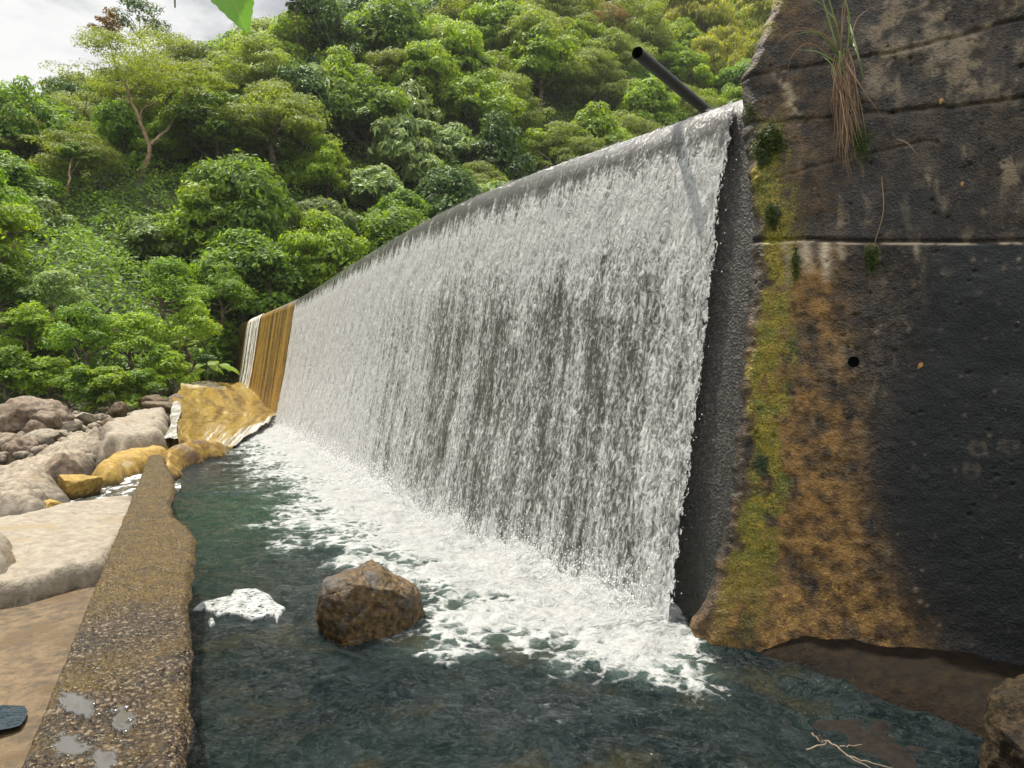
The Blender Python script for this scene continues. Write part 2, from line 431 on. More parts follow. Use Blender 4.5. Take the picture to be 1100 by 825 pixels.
a = g.attr('wat'); fo, deep, ed = g.sep(a); p = g.pos()
pw = g.vadd(p, g.vscale(g.n('ShaderNodeTexNoise', {'Vector': p, 'Scale': 1.7, 'Detail': 4}).outputs['Color'], .55))
lacen = g.vor(g.vadd(p, g.vscale(g.n('ShaderNodeTexNoise', {'Vector': p, 'Scale': 3.2, 'Detail': 5, 'Roughness': .65}).outputs['Color'], .42)), 4.2, 'DISTANCE_TO_EDGE')
net = g.ss(lacen, .20, .02)
blot = g.noise(pw, 3.0, 6, .62, .5); fleck = g.noise(p, 26, 5, .7)
fine = g.noise(pw, 11, 5, .65, .6)
k = g.m('ADD', g.m('MULTIPLY', blot, .55), g.m('ADD', g.m('MULTIPLY', net, .22), g.m('MULTIPLY', fine, .38)))
thr = g.lin(fo, 0, 1, .91, .22)
foam = g.ss(g.m('SUBTRACT', k, thr), -.10, .17)
foam = g.m('MULTIPLY', foam, g.ss(fo, .0, .06))
tint = g.mix(g.ss(g.noise(p, .9, 4), .35, .65), (.003, .009, .011), (.009, .019, .018))
stones = g.mix(g.ss(g.noise(g.vadd(p, (4, 2, 0)), 1.6, 4), .52, .68), tint, (.032, .03, .014))
tint = g.mix(g.ss(g.sep(p)[1], 8.5, 6.5), tint, stones)
tint = g.mix(deep, tint, (.006, .048, .022))
tint = g.mix(g.m('MULTIPLY', g.ss(fo, .1, .8), .8), tint, (.13, .20, .17))
sw = g.noise(g.vadd(p, g.vscale(g.n('ShaderNodeTexNoise', {'Vector': p, 'Scale': 1.3, 'Detail': 5}).outputs['Color'], 1.1)), 5.0, 6, .68, 1.5)
fil_glint = g.m('ABSOLUTE', g.m('SUBTRACT', sw, .5))
tint = g.mix(g.m('MULTIPLY', g.ss(fil_glint, .05, .0), .55), tint, (.055, .068, .066))  # pale swirls: ripple highlights painted into the water colour, with bubble streaks
tint = g.mix(g.ss(g.noise(pw, 3.3, 6, .7, 1.0), .50, .66), tint, (.022, .032, .034))
rip = g.noise(g.vmul(pw, (1.0, 1.0, 1.0)), 7, 5, .6, 1.2); rip2 = g.noise(pw, 24, 4, .6, .8)
hb = g.m('ADD', g.m('ADD', rip, g.m('MULTIPLY', sw, .8)), g.m('MULTIPLY', rip2, .5))
nb = g.bump(hb, .9, .10)
wsh = g.pr(tint, .06, nb, .5, IOR=1.33)
fcol = g.mix(g.ss(fine, .30, .60), (.30, .32, .315), (.54, .55, .54))
fcol = g.mix(g.ss(fo, .45, .95, 0, .8), fcol, (.43, .435, .43))
fsh = g.n('ShaderNodeBsdfDiffuse', {'Color': fcol, 'Normal': g.bump(g.m('ADD', fine, g.m('MULTIPLY', blot, 1.5)), .8, .08)}).outputs[0]
fsh = g.mixs(.15, fsh, g.n('ShaderNodeBsdfTranslucent', {'Color': (.9, .9, .9)}).outputs[0])
g.out(g.mixs(foam, wsh, fsh))
xi = (X - dam_x(np.clip(Y, 6.1, 40)))
fo = np.clip(1.12 - DD / np.interp(Y, [5, 6.5, 8, 12, 18, 26], [1.8, 2.3, 2.3, 2.3, 2.4, 2.6]) + .34 * w1 + .10 * w2, 0, 1)
fo = fo + .10 * np.clip(1 - DD / 3.4, 0, 1) ** .5 * sstep(Y, 5.0, 6.0)
fo = fo * (1 - sstep(X, 1.15, 1.75) * (Y < 6.4))
fo = np.clip(np.maximum(fo, .55 * sstep(Y, 18.5, 20.5) * sstep(X, -8.8, -7.2)), 0, 1.2)
deep = np.exp(-(((X + 3.9) / 1.5) ** 2 + ((Y - 11.8) / 3.6) ** 2))
tag(link('water', mesh_np('pool', P3(X, Y.ravel().reshape(X.shape), Z), grid_faces(len(yr), nc), True,
    {'wat': np.stack([fo, deep, nearw], -1).reshape(-1, 3)}), m_water), 'dark green pool churned white along the foot of the waterfall', kind='structure')

# drops thrown off the sheet and along its foot
rng = np.random.default_rng(5)
V, Fq = [], []
nd = 9000
yb = 6.3 * (26 / 6.3) ** rng.random(nd) ; hh = np.abs(rng.normal(0, .20, nd)); dist = np.abs(rng.normal(0, .22, nd)) + .05
ed = rng.random(nd) < .012
yb[ed] = 6.16 + rng.normal(0, .05, ed.sum()) ; hh[ed] = rng.random(ed.sum()) * 4.3; dist[ed] = -.14 * hh[ed] + .05 + .03 + rng.random(ed.sum()) * .12
yb[ed] -= .01 * hh[ed]
nn = dam_n(yb); P = np.stack([dam_x(yb) + nn[:, 0] * dist, yb + nn[:, 1] * dist, hh + .05], 1)
sz = rng.uniform(.0025, .0065, nd) * np.where(yb > 12, 1.6, 1)
tet = np.array([(1, 0, 0), (0, 1, 0), (-1, 0, 0), (0, -1, 0), (0, 0, 1.5), (0, 0, -1.5)])
tf = np.array([(0, 1, 4), (1, 2, 4), (2, 3, 4), (3, 0, 4), (1, 0, 5), (2, 1, 5), (3, 2, 5), (0, 3, 5)])
V = (P[:, None] + sz[:, None, None] * tet).reshape(-1, 3); Fq = (np.arange(nd)[:, None, None] * 6 + tf).reshape(-1, 3)
m_drop, g = mat('water_drops'); g.out(g.n('ShaderNodeBsdfDiffuse', {'Color': (.9, .9, .9)}).outputs[0])
tag(link('spray', mesh_np('spray', V, Fq), m_drop), kind='stuff')

# ------------------------------------------------------------------ right-hand concrete wing wall
bord = [(742, 690), (744, 668), (764, 628), (772, 590), (782, 530), (795, 440), (802, 350), (808, 270), (804, 200), (799, 140), (796, 112), (797, 78), (812, 40), (829, 0), (842, -40)]
bsz = np.array([wall_sz(*b) for b in bord])
zb = np.linspace(-.35, bsz[-1, 1], 560)
s_left = np.interp(zb, bsz[:, 1], bsz[:, 0])
tt = np.concatenate([np.linspace(0, .56, 230), np.linspace(.56, 1, 60)[1:]])
S = s_left[:, None] + (5.2 - s_left)[:, None] * tt; ZB = np.broadcast_to(zb[:, None], S.shape)
xw = lambda px, py=390: wall_sz(px, py)[0]
PXc, PYc = None, None
Pw = wall_pt(S, ZB); PXc = CX + F * Pw[..., 0] / Pw[..., 1]; PYc = HY + F * (HC - Pw[..., 2]) / Pw[..., 1]
def fb(sc_, o=0., oc=4, sy=1.0): return fbm(P3(S * sc_, ZB.ravel() * sc_ * sy, o), oc).reshape(S.shape)
nA, nB, nC, nD_ = fb(2.2, 1), fb(7, 4), fb(24, 8, 4), fb(1.1, 12)
jx = 7 * nB + 12 * nA
x_, y_ = PXc + jx, PYc + 6 * nB + 8 * nA
edge_d = S - s_left[:, None]
# stains: moss band down the corner, rust-brown next to it, black algae to the right, bare grey-brown tiers above
seam_y = 262 + 3 * nA + .01 * (PXc - 950)
below = sstep(PYc, seam_y - 1.5, seam_y + 1.5)
mossL = np.interp(PYc, [0, 130, 270, 440, 540, 600, 660], [800, 806, 820, 808, 795, 785, 770]); mossR = np.interp(PYc, [0, 130, 200, 270, 440, 540, 600, 660, 700], [826, 838, 846, 852, 846, 838, 832, 828, 800])
moss = sstep(x_, mossL - 4, mossL + 8) * (1 - sstep(x_, mossR - 8, mossR + 10)) * sstep(fb(9, 31) + .5 * nA, -.8, .0) * (1 - .75 * sstep(PYc, 560, 690)) * sstep(PYc, 110, 150)
moss = np.maximum(moss, .9 * sstep(nB + nA, -.1, .4) * (PYc < 75) * (1 - sstep(edge_d, .06, .17)))
orange = sstep(x_, mossL - 14, mossL + 16) * (1 - sstep(x_, np.interp(PYc, [0, 260, 400, 560, 700], [850, 868, 885, 905, 960]), np.interp(PYc, [0, 260, 400, 560, 700], [890, 930, 945, 965, 1060]))) * (.35 + .65 * below) * sstep(nB * .7 + nA + .4, -.4, .55)
orange = np.maximum(orange, .8 * sstep(PYc, 640 + .28 * (PXc - 760), 690 + .28 * (PXc - 760)) * sstep(nB + .4, -.5, .6))
black = below * sstep(x_, np.interp(PYc, [262, 330, 450, 560, 700], [950, 945, 925, 905, 930]), np.interp(PYc, [262, 330, 450, 560, 700], [1040, 1010, 985, 975, 1080]))
black = np.maximum(black, .7 * (1 - below) * sstep(PYc + 14 * nA, 150, 240) * sstep(nA + .2, -.5, .5))
pale = (1 - below) * (1 - sstep(PYc + 10 * nB, 95, 128)) * sstep(PXc, 850, 960) * sstep(nB + .5 * nC, -.25, .55)
pale = np.maximum(pale, .9 * (1 - below) * sstep(fb(12, 44, 4, .35), .28, .62) * sstep(PYc, 130, 170))
pale = np.maximum(pale, .5 * below * sstep(fb(16, 55, 4, .22), .42, .72) * (1 - sstep(PXc, 1010, 1090)))
# lime runs under the seam
lime = np.zeros_like(S)
for (cx, wd, ln, st_) in [(866, 7, 38, .75), (887, 6, 46, 1.0), (905, 4, 22, .5), (985, 3, 28, .45), (845, 5, 60, .4)]:
    lime = np.maximum(lime, st_ * np.exp(-((PXc + 2.5 * nB - cx) / wd) ** 2) * below * (1 - sstep(PYc + 9 * nC, seam_y + ln * .45, seam_y + ln)))
lime = np.maximum(lime, np.exp(-((PYc - seam_y) / 1.5) ** 2) * sstep(nB + nC * .6, -.35, .4) * .8)
lime = np.maximum(lime, .6 * (PYc < 262) * np.exp(-((PXc - 838 - .35 * (PYc - 75)) / 7) ** 2) * sstep(PYc, 66, 74) * (1 - sstep(PYc, 110, 150)) * sstep(nC, -.2, .5))
rngs = np.random.default_rng(21)
for i in range(70):                                                  # lichen spots on the black face
    cx, cy, r, st_ = rngs.uniform(940, 1105), rngs.uniform(275, 700), rngs.uniform(.8, 3.2), rngs.uniform(.08, .30)
    lime = np.maximum(lime, st_ * np.exp(-(((PXc + 1.5 * nC - cx) ** 2 + (PYc + 1.5 * nB - cy) ** 2) / r ** 2) ** 2) * sstep(nC, -.4, .3))
for (cx, cy, r) in [(1050, 482, 9), (1086, 480, 9), (1042, 505, 9), (1017, 293, 6), (1052, 314, 4), (1078, 478, 6)]:
    rr_ = np.hypot(PXc + 3 * nB - cx, PYc + 3 * nC - cy); lime = np.maximum(lime, .05 * np.exp(-((rr_ - r * .8) / (r * .3)) ** 2) + .06 * (rr_ < r) * sstep(nC, -.2, .4))
# relief
out = .012 * nA + (.007 * nB + .0045 * nC * (.5 + below)) * (1 - .65 * black)
out = out + .030 * below                                            # lower tier stands proud of the one above
out += .05 * sstep(PYc, 610 + .25 * (PXc - 770), 690 + .25 * (PXc - 770))   # swollen foot
for (x0, y0, x1, y1, dp, wd) in [(800, 84, 935, 60, .016, 2.0), (935, 60, 1110, 18, .02, 2.2), (850, 128, 960, 118, .018, 1.8), (960, 118, 1110, 105, .024, 2.2), (795, 132, 880, 131, .012, 2.0), (830, 190, 1000, 150, .010, 1.6), (818, 470, 830, 590, .012, 3)]:
    tline = np.clip((PXc - x0) / (x1 - x0), 0, 1) if abs(x1 - x0) > abs(y1 - y0) else np.clip((PYc - y0) / (y1 - y0), 0, 1)
    yl = y0 + (y1 - y0) * tline + 3.2 * nB + 2.5 * nA; inx = (PXc > min(x0, x1) - 2) & (PXc < max(x0, x1) + 2)
    if abs(x1 - x0) > abs(y1 - y0): dd = np.abs(PYc - yl)
    else: dd = np.abs(PXc - (x0 + (x1 - x0) * tline + 4 * nB)); inx = (PYc > y0) & (PYc < y1)
    out -= dp * np.exp(-(dd / wd) ** 2) * inx
out -= .022 * np.exp(-((PYc - seam_y + 3) / 2.0) ** 2)
out -= .06 * sstep(-PYc, -78, -70) * (1 - sstep(edge_d, .25, .5)) * 0
rngw = np.random.default_rng(9)
for _ in range(150):                                                 # blow-holes in the cast concrete
    cx, cy, r = rngw.uniform(812, 1105), rngw.uniform(0, 560), rngw.uniform(.8, 2.4)
    out -= .016 * np.exp(-(((PXc - cx) ** 2 + (PYc - cy) ** 2) / r ** 2) ** 2)
for (cx, cy, r, a_) in [(832, 150, 12, .05), (818, 165, 12, .06), (828, 232, 9, .05), (855, 282, 6, .03), (936, 272, 8, .03), (815, 190, 9, .04)]:   # cushions of moss
    gsn = np.exp(-(((PXc - cx) / r) ** 2 + ((PYc - cy) / (r * 1.3)) ** 2)); out += a_ * gsn * (1 + .6 * nC); moss = np.maximum(moss, 1.1 * sstep(gsn, .25, .5))
cush = np.zeros_like(S)
for (cx, cy, r) in [(832, 150, 12), (818, 165, 12), (828, 232, 9), (855, 282, 6), (936, 272, 8), (924, 150, 10), (820, 500, 9), (838, 705, 10)]:
    cush = np.maximum(cush, sstep(np.exp(-(((PXc - cx) / r) ** 2 + ((PYc - cy) / (r * 1.5)) ** 2)) + .25 * nC, .3, .6))
edge_n = .035 * fbm(P3(zb * 6, 3.3, 1.0), 4)                         # ragged corner
rnd = np.clip(1 - edge_d / .10, 0, 1); out -= .075 * rnd ** 2
Sx = S + (edge_n[:, None] * (1 - tt[None]) ** 4)
Vf = wall_pt(Sx, ZB, out)
back = np.array([.55, .83, 0.0]); nz_, ns_ = S.shape
bk = Vf[:, 0] + back * 1.2; bk2 = wall_pt(np.full(nz_, 5.2), zb) + back * 3.0
Vall = np.concatenate([np.concatenate([bk2[:, None], bk[:, None], Vf], 1)], 0)
pad = lambda A, k=2: np.concatenate([np.repeat(A[:, :1], k, 1), A], 1)
mk = np.stack([pad(moss), pad(orange), pad(black)], -1); mk2 = np.stack([pad(pale), pad(lime), pad(cush)], -1)
m_wall, g = mat('stained_concrete')
mo, orr, bl = g.sep(g.attr('mka')); pa, li, cu = g.sep(g.attr('mkb')); p = g.pos()
nf_, n2, n3 = g.noise(p, 55, 4, .6), g.noise(p, 9, 6, .62), g.noise(p, 2.2, 5)
base = g.mix(g.ss(n2, .35, .66), (.015, .0125, .010), (.080, .058, .037))
base = g.mix(g.ss(nf_, .52, .72), base, (.115, .092, .066))
base = g.mix(g.m('MULTIPLY', pa, g.ss(n2, .25, .6)), base, (.27, .21, .135))
oc = g.mix(g.ss(n2, .3, .7), (.075, .042, .016), (.40, .215, .058))
drip = g.noise(g.vmul(p, (1, 1, .10)), 11, 5, .65)
base = g.mix(g.m('MULTIPLY', g.ss(drip, .50, .68), .65), base, (.012, .011, .010))
base = g.mix(g.m('MULTIPLY', orr, g.ss(nf_, .25, .55, .45, 1)), base, oc)
gold = g.m('MULTIPLY', g.m('MULTIPLY', orr, g.ss(g.sep(p)[2], 1.3, .4)), g.m('MULTIPLY', g.ss(n2, .45, .6), g.ss(g.noise(p, 34, 4, .7), .54, .64)))
base = g.mix(gold, base, (.62, .40, .10))
base = g.mix(g.m('MULTIPLY', g.ss(g.noise(p, 5.5, 6, .7), .56, .66), .75), base, (.014, .013, .012))
blk = g.mix(g.ss(nf_, .5, .8), (.007, .0075, .009), (.035, .035, .036))
blk = g.mix(g.ss(g.noise(p, 26, 3, .8), .68, .74), blk, (.16, .155, .145))
base = g.mix(bl, base, blk)
mc = g.mix(g.ss(n2, .35, .62), (.32, .24, .020), (.12, .15, .018))
mc = g.mix(g.ss(nf_, .5, .7), mc, (.46, .34, .035))
base = g.mix(g.m('MULTIPLY', g.m('MINIMUM', mo, 1.0), g.ss(nf_, .30, .52)), base, mc)
base = g.mix(cu, base, g.mix(nf_, (.015, .022, .006), (.055, .075, .014)))
base = g.mix(li, base, (.62, .50, .34))
hb = g.m('ADD', nf_, g.m('ADD', g.m('MULTIPLY', g.noise(p, 130, 3), .45), g.m('MULTIPLY', g.vor(p, 60), .5)))
g.out(g.pr(base, g.lin(n3, .35, .65, .38, .72), g.bump(g.m('MULTIPLY', hb, g.m('SUBTRACT', 1.0, g.m('MULTIPLY', bl, .55))), .8, .013), .45))
wall = empty('concrete_wall', WP)
tag(wall, 'tall dark stained concrete wall with a mossy corner right of the waterfall', 'wall', kind='thing')
fcs = grid_faces(nz_, ns_ + 2, False)
at_world(link('wall_body', mesh_np('wall_body', Vall.reshape(-1, 3), fcs, True, {'mka': mk.reshape(-1, 3), 'mkb': mk2.reshape(-1, 3)}), m_wall, wall))
m_hole, g = mat('drain_shadow'); g.out(g.pr((.002, .002, .002), .95, None, .05))
sp = Soup(); hs, hz = wall_sz(917, 389); ctr = wall_pt(np.array(hs), np.array(hz), .04)
sp.tube([ctr + WNRM * .002, ctr + WNRM * .0, ctr - WNRM * .001], [.040, .034, .001], 18)
at_world(link('drain_hole', sp.me('drain_hole'), m_hole, wall))

# ------------------------------------------------------------------ parapet (low wall between pool and left bank)
yr2 = np.geomspace(1.2, 13.0, 620); ncp = 90
lx = par_lx(yr2); rx = np.maximum(np.where(yr2 < pr_pts[0, 1], pr_pts[0, 0] + (pr_pts[0, 1] - yr2) * .52, par_rx(yr2)), lx + .25)
rx = rx + .018 * fbm(P3(yr2 * 5, .2, 4.), 4)
lx = lx + .006 * fbm(P3(yr2 * 7, 8.2, 4.), 3)
tt = np.linspace(0, 1, ncp)
X = lx[:, None] + (rx - lx)[:, None] * tt; Y = np.broadcast_to(yr2[:, None], X.shape)
a1 = fbm(P3(X * 3, Y.ravel() * 3, 1.), 4).reshape(X.shape); a2 = fbm(P3(X * 38, Y.ravel() * 38, 6.), 3).reshape(X.shape); a3 = fbm(P3(X * 1.3, Y.ravel() * 1.3, 3.), 3).reshape(X.shape)
dE = np.minimum(X - lx[:, None], rx[:, None] - X)
Z = PAR_T + .012 * a1 + .007 * a2 - .05 * np.clip(1 - (rx[:, None] - X) / .07, 0, 1) ** 2 - .012 * np.clip(1 - (X - lx[:, None]) / .02, 0, 1)
pud = sstep(.55 * a3 + .75 * a1 + .35 * a2 - .02, .02, .16) * sstep(-Y, -4.0, -3.3)
pxx = CX + F * X / Y; pyy = HY + F * (HC - PAR_T) / Y
pk = 5 * a1 + 3 * a2
g1 = np.exp(-(((pxx - 84) / 24) ** 2 + ((pyy - 757 - .25 * (pxx - 84)) / 15) ** 2)); g2 = np.exp(-(((pxx - 132) / 18) ** 2 + ((pyy - 772) / 20) ** 2)); g3 = np.exp(-(((pxx - 75) / 22) ** 2 + ((pyy - 800) / 14) ** 2)); g4 = np.exp(-(((pxx - 112) / 13) ** 2 + ((pyy - 818) / 12) ** 2))
pud = np.clip(np.maximum.reduce([sstep(g1 + .30 * a1 + .22 * a2, .42, .52), sstep(g2 + .3 * a1 + .35 * a2, .5, .6), sstep(g3 + .3 * a1 + .35 * a2, .55, .65), sstep(g4 + .3 * a1 + .35 * a2, .5, .6)]), 0, 1)
Z = Z * (1 - pud) + (PAR_T + .004) * pud
depthv = np.broadcast_to(np.array([0, .12, .35, 1.2])[None], (len(yr2), 4))
bn = fbm(P3(np.repeat(yr2[:, None], 4, 1) * 3, depthv.ravel() * 6, 2.), 3).reshape(-1, 4)
Rt = np.stack([rx[:, None] - .02 - .10 * sstep(depthv, 0, .3) + .05 * bn, np.repeat(yr2[:, None], 4, 1), np.broadcast_to(PAR_T - .04, depthv.shape) - depthv - .02], -1)
Lt = np.stack([np.repeat(lx[:, None], 2, 1), np.repeat(yr2[:, None], 2, 1), np.broadcast_to([-.6, .3], (len(yr2), 2))], -1)
Vp = np.concatenate([Lt, np.stack([X, Y, Z], -1), Rt], 1)
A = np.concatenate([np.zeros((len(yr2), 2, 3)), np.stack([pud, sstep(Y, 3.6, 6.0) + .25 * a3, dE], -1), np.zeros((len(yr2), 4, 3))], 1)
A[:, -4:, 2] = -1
m_par, g = mat('exposed_aggregate')
pu, fa, de = g.sep(g.attr('par')); p = g.pos()
vc = g.n('ShaderNodeTexVoronoi', {'Vector': g.vadd(p, g.vscale(g.n('ShaderNodeTexNoise', {'Vector': p, 'Scale': 30.0}).outputs['Color'], .02)), 'Scale': 52.0})
sid = g.sep(vc.outputs['Color'])
n1, n2 = g.noise(p, 2.0, 5), g.noise(p, 11, 5, .6)
stone = g.mix(g.ss(sid[0], .15, .95), (.013, .0085, .005), (.062, .040, .019))
stone = g.mix(g.m('GREATER_THAN', sid[1], .86), stone, (.16, .12, .075))
alg = g.mix(g.ss(n2, .35, .65), (.048, .027, .004), (.125, .074, .010))
col = g.mix(g.m('MULTIPLY', g.ss(fa, .1, 1.0), .75), stone, alg)
col = g.mix(g.m('MULTIPLY', g.ss(n1, .42, .68), .7), col, g.mix(sid[2], (.058, .034, .006), (.125, .078, .013)))
col = g.mix(g.ss(vc.outputs['Distance'], .50, .85), col, (.030, .023, .016))
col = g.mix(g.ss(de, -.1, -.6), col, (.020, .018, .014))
col = g.mix(pu, col, (.085, .08, .075))
rg = g.lin(g.noise(p, 5, 3), .35, .65, .28, .62)
rg = g.mix(pu, rg, (.03, .03, .03))
hb = g.m('MULTIPLY', g.m('SUBTRACT', 1.0, g.m('ADD', vc.outputs['Distance'], g.m('MULTIPLY', n2, -.4))), g.m('SUBTRACT', 1.0, pu))
g.out(g.pr(col, rg, g.bump(hb, .9, .014), g.lin(pu, 0, 1, .22, .5)))
pal = empty('low_wall', (float(par_lx(6.)), 6.0, 0))
tag(pal, 'worn brown pebbly low concrete wall running along the left side of the pool', 'low wall', kind='thing')
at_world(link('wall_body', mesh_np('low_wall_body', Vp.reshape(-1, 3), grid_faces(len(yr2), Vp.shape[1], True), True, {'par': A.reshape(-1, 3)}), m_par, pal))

# ------------------------------------------------------------------ rocks
def rock_mat(name, lo, hi, stain=None, stain_lo=.5, wet=False, scale=1.0, band=None, spec=.5):
    m, g = mat(name); p = g.pos()
    n1, n2, n3 = g.noise(p, 1.6 * scale, 6, .6), g.noise(p, 9 * scale, 6, .62), g.noise(p, 48 * scale, 4, .6)
    c = g.mix(g.ss(n2, .32, .68), lo, hi)
    c = g.mix(g.m('MULTIPLY', g.ss(n3, .55, .72), .45), c, tuple(x * .45 for x in lo))
    c = g.mix(g.m('MULTIPLY', g.ss(g.noise(p, 20 * scale, 5, .7), .56, .66), .5), c, tuple(x * .55 for x in lo))
    if stain: c = g.mix(g.ss(g.m('ADD', n1, g.m('MULTIPLY', g.m('SUBTRACT', n2, .5), .4)), stain_lo, stain_lo + .12), c, stain)
    if band:                                    # dark wet line near the water
        zz = g.sep(p)[2]
        c = g.mix(g.ss(g.m('ADD', zz, g.m('MULTIPLY', g.m('SUBTRACT', n2, .5), .25)), band[1], band[0]), c, tuple(x * .35 for x in lo))
    crk = g.vor(g.vadd(g.vmul(p, (.8, .8, 1.8)), g.vscale(g.n('ShaderNodeTexNoise', {'Vector': p, 'Scale': 2.2, 'Detail': 4}).outputs['Color'], .7)), 1.3 * scale, 'DISTANCE_TO_EDGE')
    n2 = g.m('ADD', n2, g.m('MULTIPLY', g.noise(p, 22 * scale, 5, .7), .6))
    h = g.m('ADD', g.m('ADD', n2, g.m('MULTIPLY', n3, .35)), g.m('MULTIPLY', g.ss(crk, .0, .10), .22))
    g.out(g.pr(c, g.lin(n1, .3, .7, .18, .5) if wet else .75, g.bump(h, .7, .03), spec))
    return m
M_pale = rock_mat('pale_rock', (.19, .155, .11), (.30, .262, .20), (.235, .18, .105), .56, band=(-.1, .10))
M_grey = rock_mat('weathered_rock', (.15, .118, .08), (.33, .275, .20), (.19, .12, .045), .58, band=(-.05, .42))
M_dark = rock_mat('brown_rock', (.080, .056, .036), (.23, .165, .108), (.30, .235, .165), .58)
M_ochre = rock_mat('ochre_slab', (.055, .036, .016), (.16, .105, .050), (.085, .05, .016), .52)
M_yell = rock_mat('yellow_rock', (.22, .13, .018), (.38, .25, .045), (.34, .27, .15), .60, band=(-.1, .12))
M_lip = rock_mat('algae_rock', (.13, .07, .010), (.36, .22, .025), (.10, .05, .012), .52, wet=True, band=(0, .08))
M_wet = rock_mat('wet_rock', (.018, .012, .006), (.17, .095, .022), (.085, .075, .065), .54, wet=True, scale=2.2)
M_ledge = rock_mat('wet_ledge', (.008, .0065, .005), (.022, .014, .007), (.012, .009, .007), .54, scale=1.5, spec=.12)
M_shelf = rock_mat('dark_shelf', (.006, .005, .004), (.018, .013, .009), None, scale=1.5, spec=.2)
M_peb = rock_mat('pebbly_rock', (.012, .010, .008), (.07, .048, .024), (.03, .024, .02), .55, scale=3, spec=.15)

def mound(name, poly, zb, zt, edge, mt, seed=0, cell=.05, rough=.04, tilt=(0, 0), parent=None, power=.5, warp=.15):
    """Rounded rock from a footprint polygon (world x,y): top zt falling over `edge` metres to zb, uneven outline."""
    poly = np.asarray(poly, float)[:, :2]; lo, hi = poly.min(0) - .15, poly.max(0) + .15
    nx, ny = [max(12, min(170, int(s / cell))) for s in (hi - lo)]
    gx, gy = np.meshgrid(np.linspace(lo[0], hi[0], nx), np.linspace(lo[1], hi[1], ny), indexing='xy')
    wx = gx + warp * fbm(P3(gx * 1.3, gy * 1.3, seed + .5), 3).reshape(gx.shape); wy = gy + warp * fbm(P3(gx * 1.3, gy * 1.3, seed + 9.5), 3).reshape(gx.shape)
    inside = np.zeros(gx.shape, bool); dist = np.full(gx.shape, 9e9)
    for a, b in zip(poly, np.roll(poly, -1, 0)):
        cond = (a[1] > wy) != (b[1] > wy)
        inside ^= cond & (wx < (b[0] - a[0]) * (wy - a[1]) / (b[1] - a[1] + 1e-12) + a[0])
        d = b - a; L2 = d @ d + 1e-12; t_ = np.clip(((wx - a[0]) * d[0] + (wy - a[1]) * d[1]) / L2, 0, 1)
        dist = np.minimum(dist, np.hypot(wx - a[0] - t_ * d[0], wy - a[1] - t_ * d[1]))
    sd = np.where(inside, dist, -dist); k = np.clip(sd / edge, 0, 1)
    f = (1 - (1 - k) ** 2) ** power
    c = poly.mean(0); top = zt + tilt[0] * (gx - c[0]) + tilt[1] * (gy - c[1])
    r1 = fbm(P3(gx * 1.6, gy * 1.6, seed), 4).reshape(gx.shape); r2 = fbm(P3(gx * 7, gy * 7, seed + 4), 4).reshape(gx.shape)
    z = zb + (top - zb) * f + (r1 * rough * 2.0 + r2 * rough * .5) * f
    V = P3(gx, gy, z); keep = sd > -2.5 * cell
    Fq = grid_faces(ny, nx); kf = keep.ravel()[Fq].any(1); Fq = Fq[kf]
    use = np.unique(Fq); re = np.zeros(len(V), int); re[use] = np.arange(len(use)); V = V[use].copy()
    V[sd.ravel()[use] <= 0, 2] = zb - .35
    o0 = np.array([c[0], c[1], zb]); me = mesh_np(name, V - o0, re[Fq])
    return link(name, me, mt, parent, o0)

def ico(sub):
    bm = bmesh.new(); bmesh.ops.create_icosphere(bm, subdivisions=sub, radius=1)
    V = np.array([v.co[:] for v in bm.verts]); Fc = np.array([[v.index for v in f.verts] for f in bm.faces]); bm.free(); return V, Fc
_ICO = {s: ico(s) for s in (3, 4, 5, 6)}
def boulder_me(name, size, seed, sub=5, cuts=9, rough=.10, smoothk=.55):
    V, Fc = _ICO[sub]; V = V.copy(); r = np.random.default_rng(seed)
    for _ in range(cuts):
        n = r.normal(size=3); n /= np.linalg.norm(n); o = r.uniform(.55, .9)
        e = V @ n - o; V -= np.where(e > 0, e * smoothk + e * .35, 0)[:, None] * n
    V *= 1 + rough * fbm(V * 1.7 + seed, 4)[:, None] + .28 * rough * fbm(V * 7 + seed, 3)[:, None] - .22 * rough * np.abs(fbm(V * 12 + seed * 2, 3))[:, None]
    return mesh_np(name, V * np.array(size), Fc)
def boulder(name, px, py, z, size, seed, mt, label, cat='rock', rz=0, group=None, **kw):
    o = link(name, boulder_me(name, size, seed, **kw), mt); o.location = PZ(px, py, z); o.rotation_euler = (0, 0, rz)
    return tag(o, label, cat, group)

# boulder standing in the pool
c = PZ(394, 690, 0.0)
o = link('boulder', boulder_me('boulder', (.455, .44, .56), 3, sub=6, cuts=16, rough=.12, smoothk=.50), M_wet)
o.location = (c[0] - .02, c[1] + .36, .04); o.rotation_euler = (0.1, -.18, 0.6)
tag(o, 'wet brown boulder standing alone in the pool before the waterfall', 'boulder')
o = link('boulder', boulder_me('boulder', (.36, .36, .46), 41, sub=6, cuts=12, rough=.16), M_peb)
o.location = PD(1132, 828, 3.85); o.rotation_euler = (0, 0, .4)
tag(o, 'dark pebble-studded boulder at the foot of the stained wall in the corner', 'boulder')

P = lambda pts, z: [PZ(x, y, z) for x, y in pts]
